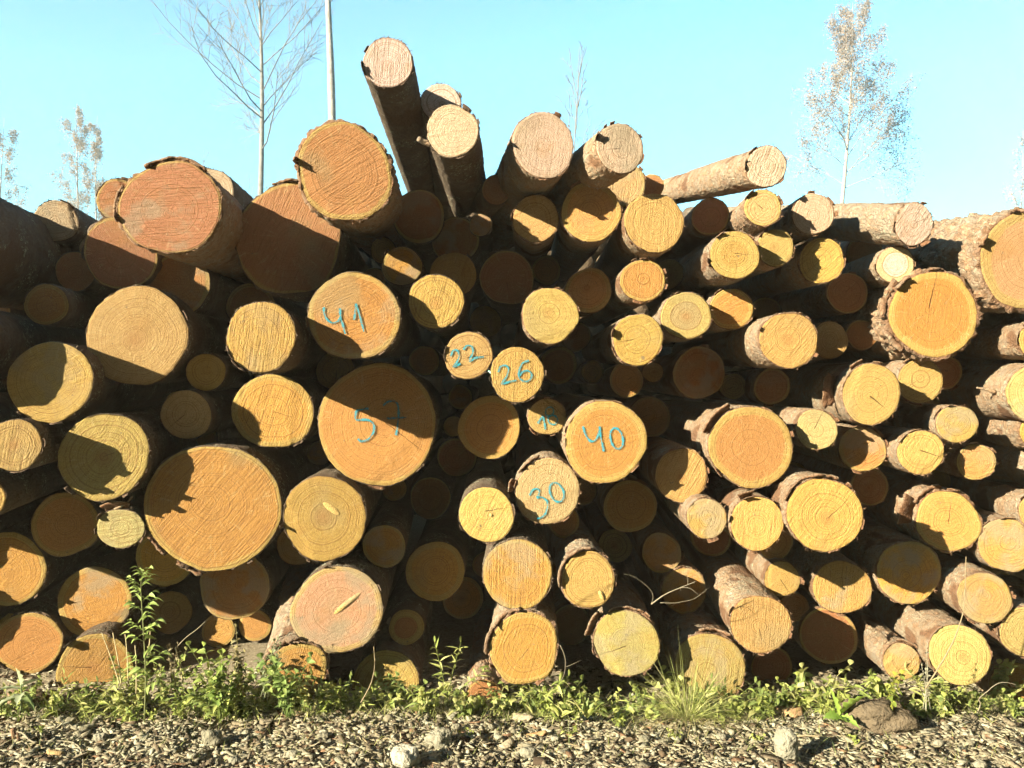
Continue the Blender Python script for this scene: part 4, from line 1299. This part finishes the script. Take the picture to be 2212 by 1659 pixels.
# tall feathery weed
def feathery():
    rs = np.random.default_rng(8)
    g = G(306, 1548)
    g[1] = 3.66
    e = empty('feathery_weed', (g[0], g[1], 0))
    e.location = P(312, 1560, 3.66)
    tag(e, 'tall feathery green weed standing before the dark logs at left', 'weed')
    Ht = (1560 - 1232) / F * 3.66
    mb = MB()
    pts = np.array([[0, 0, 0], [.005, 0, Ht * .3], [-.004, 0, Ht * .6], [-.014, 0, Ht * .85], [-.012, 0, Ht]])
    pl = smooth_line(pts, 4)
    mb.tube(pl, np.linspace(.004, .0015, len(pl)), 5, (.22, .24, .1))
    obj('stem', mb.mesh('stem', True), M_LEAF, e)
    for k in range(22):
        f_ = .22 + .78 * k / 21
        i = f_ * (len(pl) - 1)
        b = pl[min(int(i), len(pl) - 1)]
        mb = MB()
        a = k * 2.4 + rs.normal(0, .3)
        dr = np.array([math.cos(a), math.sin(a) * .7, .5 + .5 * f_])
        Lb = .10 * (1.05 - .55 * f_) + .014
        for q in range(5):
            t = .25 + .75 * q / 4
            bb = b + dr / np.linalg.norm(dr) * Lb * t * .8
            sgn = 1 if q % 2 else -1
            dd = dr * .5 + np.array([-math.sin(a), math.cos(a) * .7, 0]) * .55 * sgn + np.array([0, 0, -.25])
            leaf(mb, bb, dd, Lb * .5, Lb * .22, .5, (.34, .44, .13), 'lance', 3, rs)
        leaf(mb, b, dr, Lb, Lb * .14, .35, (.32, .42, .12), 'lance', 4, rs)
        obj('leaf', mb.mesh('leaf', True), M_LEAF, e)
feathery()

def plant(name, label, cat, px, Y, py, leaves, group=None, stem=None, mat=M_LEAF):
    """leaves: list of (base offset, dir, L, W, droop, col, profile); every leaf a part"""
    e = empty(name, P(px, py, Y))
    tag(e, label, cat, group)
    if stem:
        mb = MB()
        for pts, r0, r1, c in stem:
            pl = smooth_line(pts, 4)
            mb.tube(pl, np.linspace(r0, r1, len(pl)), 5, c)
        obj('stem', mb.mesh('stem', True), mat, e)
    for (b, d, l_, w_, dr, c, pr) in leaves:
        mb = MB()
        leaf(mb, b, d, l_, w_, dr, c, pr, 9 if pr == 'lobed' else 5)
        obj('leaf', mb.mesh('leaf', True), mat, e)
    return e

SIL = (.46, .52, .33)
plant('thistle', 'silvery thistle with jagged leaves at the left edge', 'weed', 45, 3.66, 1535, [
    ((0, 0, .10), (-.1, -.2, 1), .10, .045, .1, SIL, 'lobed'), ((0, 0, .10), (.9, -.2, .5), .13, .04, .15, SIL, 'lobed'), ((0, 0, .09), (-.9, -.2, .3), .13, .045, .4, SIL, 'lobed'),
    ((0, 0, .07), (.3, -.8, .3), .10, .05, .5, SIL, 'lobed'), ((0, 0, .06), (-.6, -.7, .2), .12, .05, .5, SIL, 'lobed'), ((0, 0, .06), (.8, -.5, .1), .11, .045, .5, (.2, .27, .1), 'lobed'),
    ((0, 0, .04), (-.9, .1, .2), .13, .05, .4, (.2, .27, .1), 'lobed')], stem=[([(0, 0, 0), (.004, 0, .05), (0, 0, .11)], .005, .003, (.25, .3, .15))])
plant('burdock_shoot', 'broad-leaved green shoot under the dark gap, left of the wood clod', 'weed', 1812, 3.60, 1556, [
    ((0, 0, .02), (-.35, -.1, 1), .145, .055, .05, (0.285, 0.42, 0.075), 'lobed'), ((.005, 0, .02), (.75, -.1, .75), .15, .06, .12, (0.33, 0.465, 0.09), 'lobed'), ((0, 0, .01), (-.8, -.3, .4), .09, .045, .3, (0.21, 0.33, 0.06), 'lobed'),
    ((0, 0, .01), (.5, -.7, .25), .10, .05, .4, (0.255, 0.39, 0.075), 'lobed'), ((0, 0, .01), (0, -.8, .4), .08, .04, .3, (0.195, 0.3, 0.06), 'lobed')])
for i, (px, py, s, lab) in enumerate([(1215, 1546, 1.0, 'upright bright green leaf rosette below the shaggy-barked ringed log'), (1262, 1548, 1.15, 'larger bright green leaf rosette left of the grass tuft'),
                                      (1310, 1545, .95, 'bright green leaf rosette touching the left side of the grass tuft'), (1400, 1552, .8, 'broad-leaf rosette in front of the grass tuft'), (1150, 1538, .85, 'pale green leaf rosette under the lichen-rimmed log')]):
    rs = np.random.default_rng(90 + i)
    lv = []
    for k in range(9):
        a = rs.uniform(0, 6.28)
        lv.append(((rs.normal(0, .012), rs.normal(0, .01), 0), (math.cos(a) * .7, math.sin(a) * .5 - .15, rs.uniform(.5, 1.3)), rs.uniform(.05, .10) * s, rs.uniform(.018, .03) * s, rs.uniform(0, .4), GREENS[rs.integers(5)], 'lance'))
    plant('leaf_rosette', lab, 'weed', px, 3.64, py, lv)

def sprig(name, label, cat, base, hgt, nst, spread, cols, seed, lw=(.022, .014), group=None, mat=None, prof='oval', dense=1.0):
    """bushy plant: stems plus leaves"""
    rs = np.random.default_rng(seed)
    e = empty(name, base)
    tag(e, label, cat, group)
    ms, ml = MB(), MB()
    for s_ in range(nst):
        a = rs.uniform(0, 6.28)
        q = rs.random() ** .6 * spread
        tip = np.array([math.cos(a) * q, math.sin(a) * q * .5, hgt * rs.uniform(.55, 1.05)])
        pl = smooth_line([(rs.normal(0, .01), rs.normal(0, .01), -.01), tip * np.array([.35, .35, .5]), tip], 5)
        ms.tube(pl, np.linspace(.0022, .0009, len(pl)), 4, np.array(cols[0]) * .9)
        nl = max(3, int(dense * hgt * 60))
        for k in range(nl):
            f_ = .25 + .75 * (k + .5) / nl
            b = pl[int(f_ * (len(pl) - 1))]
            aa = rs.uniform(0, 6.28)
            leaf(ml, b, (math.cos(aa), math.sin(aa) - .25, rs.uniform(0, .8)), lw[0] * rs.uniform(.6, 1.4), lw[1] * rs.uniform(.7, 1.3), rs.uniform(0, .6), cols[rs.integers(len(cols))], prof, 4, rs)
        leaf(ml, pl[-1], (0, -.3, 1), lw[0], lw[1], .3, cols[0], prof, 4, rs)
    obj('stems', ms.mesh('stems', True), mat or M_LEAF, e)
    obj('leaves', ml.mesh('leaves', True), mat or M_LEAF, e)

def at(px, py, Y):
    return P(px, py, Y)
sprig('leafy_bush', 'yellow-green leafy bush with round leaves in front of the very dim logs at left', 'bush', at(475, 1545, 3.62), .30, 11, .13, [(.28, .36, .09), (.2, .29, .07), (.38, .43, .13)], 21, (.036, .022), dense=.85)
sprig('raspberry_bush', 'darker leafy bush growing before the shaggy-barked log at left of centre', 'bush', at(625, 1545, 3.60), .24, 11, .15, [(.22, .31, .09), (.16, .24, .07), (.3, .38, .11)], 22, (.038, .024), dense=.85)
sprig('withered_weed', 'brown withered weed with curled leaves above the leafy bush', 'weed', at(520, 1500, 3.66), .30, 5, .05, [(.30, .26, .12), (.22, .17, .08), (.36, .33, .18)], 23, (.03, .012), mat=M_DRY)
sprig('withered_herb', 'small withered herb between the tall feathery weed and the leafy bush', 'weed', at(372, 1490, 3.68), .22, 4, .05, [(.22, .18, .1), (.3, .26, .15)], 24, (.02, .008), mat=M_DRY)
sprig('grey_weed', 'grey-green weed against the shaggy bark of the low log left of centre', 'weed', at(575, 1500, 3.64), .22, 8, .08, [(.24, .27, .15), (.18, .22, .1)], 25, (.022, .013))
sprig('dead_weed', 'shrivelled grey weed hanging between the stubbed log and the large olive log', 'weed', at(2005, 1530, 3.44), .26, 4, .025, [(.34, .33, .24), (.26, .24, .16)], 26, (.02, .008), mat=M_DRY)
sprig('creeping_vine', 'yellow-leaved vine climbing at the foot of the stubbed small log', 'weed', at(1930, 1530, 3.60), .16, 4, .06, [(.32, .34, .06), (.2, .26, .05)], 27, (.03, .02), dense=.7)

LAND = [(0, 'the log lit on its right at the left edge'), (140, 'the half buried orange log at lower left'), (330, 'the tall feathery weed'), (420, 'the leafy bush with round leaves'), (600, 'the shaggy-barked low log'),
        (740, 'the pinkish log with the long knot'), (835, 'the half buried yellow log'), (950, 'the dark gap left of the lichen-rimmed log'), (1130, 'the lichen-rimmed orange log'), (1352, 'the knotty olive log'),
        (1532, 'the ragged olive log'), (1640, 'the low upright-sawn yellow log'), (1790, 'the dark gap under the arc-shaded log'), (1947, 'the stubbed small log'), (2073, 'the large olive log'), (2190, 'the lower right corner')]
rw = np.random.default_rng(77)
kinds = [('weed_sprig', 'leafy weed sprig under ', (.030, .019), 'oval'), ('broadleaf_weed', 'low broad-leaved weed under ', (.042, .025), 'oval'), ('narrow_leaf_weed', 'low narrow-leaved weed under ', (.052, .014), 'lance')]
for i in range(112):
    px = 10 + 2195 * (i + rw.uniform(-.8, .8)) / 112
    py = rw.uniform(1524, 1562)
    kd = kinds[rw.integers(3)]
    hh = min(.2, .045 + rw.exponential(.05))
    if px < 330:
        hh *= 1.15
    elif px < 980:
        hh *= 1.5
    elif px > 1650:
        hh *= 1.2
    lm = min(LAND, key=lambda q: abs(q[0] - px))[1]
    g = G(px, py)
    sprig(kd[0], kd[1] + lm, 'weed', (g[0], g[1], gz(g[0], g[1])), hh, rw.integers(3, 7), hh * .9, [GREENS[k] for k in rw.permutation(5)[:3]], 500 + i, kd[2], 'low weeds at the foot of the pile', prof=kd[3], dense=1.6)
for i, (px, py, lab) in enumerate([(1010, 1597, 'little seedling on the grit below the picture centre'), (1230, 1590, 'bright little seedling on the grit below the leaf rosettes'), (1340, 1575, 'bright clover-like weed on the grit left of the grass tuft base'),
                                   (1560, 1568, 'leafy weed on the grit just right of the grass tuft'), (1850, 1612, 'low pale green weed on the grit below the wood clod'), (90, 1590, 'mossy green patch of weed near the pale root twig'),
                                   (1640, 1600, 'tiny weed left of the upright grey stone'), (330, 1560, 'seedling on the grit below the tall feathery weed'), (1460, 1600, 'seedling on the grit in front of the grass tuft')]):
    g = G(px, py)
    sprig('seedling', lab, 'weed', (g[0], g[1], gz(g[0], g[1])), rw.uniform(.03, .05), 4, .035, GREENS[:3], 700 + i, (.018, .012), dense=2)

# short grass and moss between the weeds: uncountable
rs = np.random.default_rng(31)
mb = MB()
ng = 16000
pxs = rs.uniform(-40, 2260, ng)
pys = np.where(rs.random(ng) < .9, 1534 + np.abs(rs.normal(0, 17, ng)) - rs.uniform(0, 24, ng), rs.uniform(1550, 1655, ng))
gy = H * F / (pys - CY)
gx = (pxs - CX) / F * gy
gk = vnoise(np.stack([gx * 3, gy * 3, np.ones(ng)], 1), 4)
gzz = ground_z(gx, gy)
for i in np.nonzero(rs.random(ng) < gk * 1.7)[0]:
    a = rs.uniform(0, 6.28)
    blade(mb, (gx[i], gy[i], gzz[i] - .003), (math.cos(a) * .6, math.sin(a) * .5, 1), rs.uniform(.018, .05) + rs.exponential(.018), rs.uniform(.0014, .003), rs.uniform(0, .5), GREENS[rs.integers(5)] if rs.random() < .65 else (.36, .32, .18), rs, 3)
o = obj('short_grass', mb.mesh('short_grass', True), M_LEAF)
o['kind'] = 'stuff'
tag(o, 'short sparse grass between the weeds along the foot of the pile', 'grass')

# ------------------------------------------------------------------ trees beyond the pile
def tree(name, label, base, height, r0, lean, limbs, seed, col, leafcol=None, nleaf=0, leafsize=.05, crown=None, group=None, fork=None, twig_r=.006, droop=0.0, sub=6):
    """limbs: (z0,z1,count,length0,length1,angle) ; a tapered trunk, limbs, branches and twigs"""
    rs = np.random.default_rng(seed)
    e = empty(name, base)
    tag(e, label, 'tree', group)
    def trunk_at(z):
        f_ = z / height
        return np.array([lean[0] * f_ + .10 * math.sin(f_ * 7 + seed), lean[1] * f_ + .08 * math.sin(f_ * 5 + seed * 2), z])
    mt = MB()
    zs = np.linspace(0, height, 26)
    mt.tube([trunk_at(z) for z in zs], np.maximum(r0 * (1 - (zs / height) ** 1.15) ** .8 * (1 + .06 * np.sin(zs * 9 + seed)), twig_r), 10, col)
    obj('trunk', mt.mesh('trunk', True), M_TREE, e)
    mc, ends = MB(), []
    def br(p, d, L_, r, depth):
        n = 5
        pts = [np.array(p)]
        d = np.array(d, float)
        for k in range(n):
            d = d + rs.normal(0, .10, 3) + np.array([0, 0, .10 if depth < 2 else .02]) - np.array([0, 0, droop * (.25 + .4 * depth) * (k / n)])
            d /= np.linalg.norm(d)
            pts.append(pts[-1] + d * L_ / n)
        mc.tube(pts, np.linspace(r, max(r * .35, twig_r * .6), n + 1), 5 if depth == 0 else 3, np.array(col) * rs.uniform(.85, 1.1), cap=False)
        if depth >= 2:
            ends.extend(pts[1:])
            return
        ns = sub if depth == 0 else max(3, sub - 1)
        for k in range(ns):
            f_ = .25 + .75 * (k + rs.random()) / ns
            i = min(n - 1, int(f_ * n))
            q = pts[i] + (pts[i + 1] - pts[i]) * (f_ * n - i if f_ < 1 else 1)
            sd = np.cross(d, rs.normal(0, 1, 3))
            sd /= np.linalg.norm(sd) + 1e-6
            br(q, d * .8 + sd * rs.uniform(.4, .8), L_ * rs.uniform(.3, .52) * (1.15 - .5 * f_), max(r * .42, twig_r), depth + 1)
    for z0, z1, cnt, l0, l1, ang in limbs:
        for k in range(cnt):
            f_ = (k + rs.random()) / cnt
            z = z0 + (z1 - z0) * f_
            a = k * 2.4 + rs.normal(0, .4)
            an = R(ang + rs.normal(0, 8))
            L_ = l0 + (l1 - l0) * f_
            br(trunk_at(z), (math.cos(a) * math.cos(an), math.sin(a) * math.cos(an), math.sin(an)), L_ * rs.uniform(.75, 1.15), max(twig_r * 1.6, r0 * .24 * (1 - z / height) + .010), 0)
    obj('branches', mc.mesh('branches', True), M_TREE, e)
    if nleaf:
        E = np.array(ends)
        i = rs.integers(0, len(E), nleaf)
        c = E[i] + rs.normal(0, .07, (nleaf, 3)) - np.array([0, 0, 1]) * rs.exponential(.12, (nleaf, 1)) * (1 + 2 * droop)
        s_ = leafsize * rs.uniform(.6, 1.3, nleaf)
        u = rs.normal(0, 1, (nleaf, 3))
        u /= np.linalg.norm(u, axis=1)[:, None]
        v = np.cross(u, rs.normal(0, 1, (nleaf, 3)))
        v /= np.linalg.norm(v, axis=1)[:, None]
        V = np.stack([c - u * s_[:, None], c + v * s_[:, None] * .6, c + u * s_[:, None], c - v * s_[:, None] * .6], 1).reshape(-1, 3)
        Q = np.arange(nleaf * 4).reshape(-1, 4)
        cc = np.ones((nleaf * 4, 4))
        cc[:, :3] = np.repeat(np.array(leafcol)[None] * rs.uniform(.75, 1.15, (nleaf, 1)), 4, 0)
        obj('leaves', mesh('leaves', V, [Q], {'col': ('FLOAT_COLOR', cc)}), M_BIRCHLEAF, e)
    return e

def tb(px, Y):
    return ((px - CX) / F * Y, Y, 0)
BK, PEACH = (.22, .215, .21), (.385, .31, .265)
WB = (.35, .33, .31)
tree('bare_tree', 'tall bare tree with a fan of branches above the left part of the pile', tb(568, 30), 17.8, .15, (-.2, 0), [(9.6, 10.8, 3, 4.0, 4.0, 6), (10.2, 13.6, 13, 4.5, 3.7, 34), (13, 17, 8, 3.4, 1.6, 42)], 3, BK, twig_r=.007, sub=8)
tree('tall_bare_aspen', 'straight bare pale trunk left of the topmost log, running out of the top', tb(722, 25), 21, .16, (-.35, 0), [(14.5, 20, 9, 2.2, 1.0, 40)], 5, WB, twig_r=.008, sub=4)
tree('slim_sapling', 'slim bare sapling behind the tan ringed log', tb(1238, 28), 12.4, .05, (.1, 0), [(7.5, 11.5, 12, 2.6, .9, 68)], 7, BK, twig_r=.010, sub=3)
tree('weeping_birch', 'drooping birch with sparse pale leaves above the right part of the pile', tb(1797, 35), 16.9, .13, (.85, 0), [(9.2, 11.4, 9, 3.0, 2.9, 30), (11, 16.3, 20, 2.6, .9, 42)], 9, WB, PEACH, 24000, .034, twig_r=.007, droop=.6, sub=7)
tree('distant_birch', 'left one of two slender pale birches beyond the left part of the pile', tb(168, 50), 17.8, .11, (.0, 0), [(8, 17.2, 20, 2.2, .7, 42)], 11, WB, PEACH, 8000, .042, twig_r=.009, droop=.4, sub=6)
tree('distant_birch', 'right one of two slender pale birches beyond the left part of the pile', tb(207, 50), 17.0, .10, (.1, 0), [(9, 16.4, 16, 1.6, .5, 50)], 12, WB, PEACH, 5500, .042, twig_r=.009, droop=.4, sub=6)
tree('edge_birch', 'pale leafy birch cut by the left picture edge', tb(2, 46), 15.6, .10, (.1, 0), [(7, 15, 18, 2.3, .8, 42)], 13, WB, PEACH, 7000, .042, twig_r=.009, droop=.4, sub=6)
tree('edge_birch', 'thin sparse birch cut by the right picture edge', tb(2200, 46), 15.0, .08, (.2, 0), [(8, 14.6, 14, 2.0, .6, 45)], 14, WB, PEACH, 1400, .05, twig_r=.008, droop=.3, sub=6)
tree('small_bare_tree', 'bare treetop twigs peeping over the pale log beside the big pink-brown log', tb(440, 40), 12.3, .06, (.0, 0), [(8, 11.8, 9, 1.3, .6, 60)], 15, BK, twig_r=.008, sub=3)
tree('small_bare_tree', 'bare treetop twigs at the foot of the tall bare tree', tb(543, 40), 11.0, .05, (.0, 0), [(7.5, 10.6, 8, 1.2, .6, 60)], 16, BK, twig_r=.007, sub=3)

# added ring of unseen spruces round the viewer, blocking low skylight from the stack
def spruce_mesh(seed, hgt, rad):
    rs = np.random.default_rng(seed)
    n = int(150 * hgt)
    f_ = rs.random(n) ** .8
    z = hgt * (.10 + .90 * f_)
    rr = rad * (1 - f_) ** .85 * np.sqrt(rs.uniform(.15, 1, n)) + .05
    a = rs.uniform(0, 6.283, n)
    c = np.stack([rr * np.cos(a), rr * np.sin(a), z - rr * .35], 1)
    o_ = np.stack([np.cos(a), np.sin(a), np.full(n, -.45)], 1)
    s_ = np.stack([-np.sin(a), np.cos(a), rs.normal(0, .3, n)], 1)
    L_ = rs.uniform(.45, 1.0, n)[:, None] * (hgt / 22) ** .5
    V = np.stack([c - s_ * L_ * .5, c + o_ * L_ * .9 - s_ * L_ * .2, c + o_ * L_ * .9 + s_ * L_ * .2, c + s_ * L_ * .5], 1).reshape(-1, 3)
    cc = np.ones((n * 4, 4))
    cc[:, :3] = np.repeat(np.array([.045, .07, .028])[None] * rs.uniform(.6, 1.3, (n, 1)), 4, 0)
    return mesh('crown', V, [np.arange(n * 4).reshape(-1, 4)], {'col': ('FLOAT_COLOR', cc)})
SPR = [spruce_mesh(70 + k, 24 + 2 * k, 3.1 + .2 * k) for k in range(3)]
YOUNG = spruce_mesh(79, 4.6, 1.3)
tk = MB()
tk.tube([(0, 0, -.2), (0, 0, 6), (0, 0, 14), (0, 0, 19)], [.24, .2, .1, .03], 8, (.12, .09, .07))
TRK = tk.mesh('trunk', True)
rq = np.random.default_rng(3)
sun_az = math.degrees(math.atan2(SUN.x, SUN.y)) % 360
az = 50.0
k = 0
while az < 312:
    low = 221 < az < 271          # added spruces kept low here so the sun passes over them
    if True:
        dist = rq.uniform(13.5, 17.5)
        e = empty('added_spruce', (dist * math.sin(R(az)), dist * math.cos(R(az)), 0), (0, 0, rq.uniform(0, 6)))
        tag(e, 'added dark spruce outside the picture, placed to block skylight', 'tree', 'added spruces that block skylight')
        tr = obj('trunk', TRK, M_TREE, e)
        tr.scale = (.3, .3, .2) if low else (1, 1, 1)
        obj('crown', YOUNG if low else SPR[k % 3], M_LEAF, e)
        k += 1
    az += rq.uniform(4, 6) if low else rq.uniform(5.5, 8.5)

# a second stack closes the view behind the first; only its dark mass is glimpsed through chinks
rb = np.random.default_rng(17)
mb = MB()
for row in range(15):
    for k in range(27):
        x = -4.2 + k * .31 + (row % 2) * .155 + rb.normal(0, .01)
        z = .145 + row * .262
        y0 = 9.3 + rb.uniform(0, .3)
        px, py = CX + x / y0 * F, CY - (z + .15 - H) / y0 * F
        if py < np.interp(px, SKY[:, 0], SKY[:, 1]):
            continue
        for sx_, sz_, sy_ in ((0, 0, 0), (.155, .085, 2.7)):
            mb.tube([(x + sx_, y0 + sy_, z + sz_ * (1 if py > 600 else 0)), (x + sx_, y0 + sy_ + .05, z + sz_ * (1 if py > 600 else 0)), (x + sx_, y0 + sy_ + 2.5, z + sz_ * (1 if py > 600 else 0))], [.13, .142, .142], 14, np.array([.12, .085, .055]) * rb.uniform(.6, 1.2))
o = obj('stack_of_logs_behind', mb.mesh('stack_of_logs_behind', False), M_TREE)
o['kind'] = 'stuff'
tag(o, 'dark mass of a further log stack glimpsed through chinks of the front pile', 'log stack')

# ------------------------------------------------------------------ sunlit autumn haze over the clearing
hz = bpy.data.meshes.new('haze')
bx_ = [(x, y, z) for x in (-75, 75) for y in (-60, 80) for z in (-1, 31)]
hz.from_pydata(bx_, [], [(0, 1, 3, 2), (4, 6, 7, 5), (0, 4, 5, 1), (2, 3, 7, 6), (0, 2, 6, 4), (1, 5, 7, 3)])
hm = bpy.data.materials.new('autumn_haze')
hm.use_nodes = True
hn = hm.node_tree
hn.nodes.remove(hn.nodes['Principled BSDF'])
pv = hn.nodes.new('ShaderNodeVolumePrincipled')
pv.inputs['Color'].default_value = (1.0, .93, .76, 1)
pv.inputs['Density'].default_value = HAZE
hn.links.new(pv.outputs[0], hn.nodes['Material Output'].inputs['Volume'])
ho = obj('haze', hz, hm)
ho['kind'] = 'stuff'
tag(ho, 'thin sunlit haze in the air of the whole clearing', 'haze')
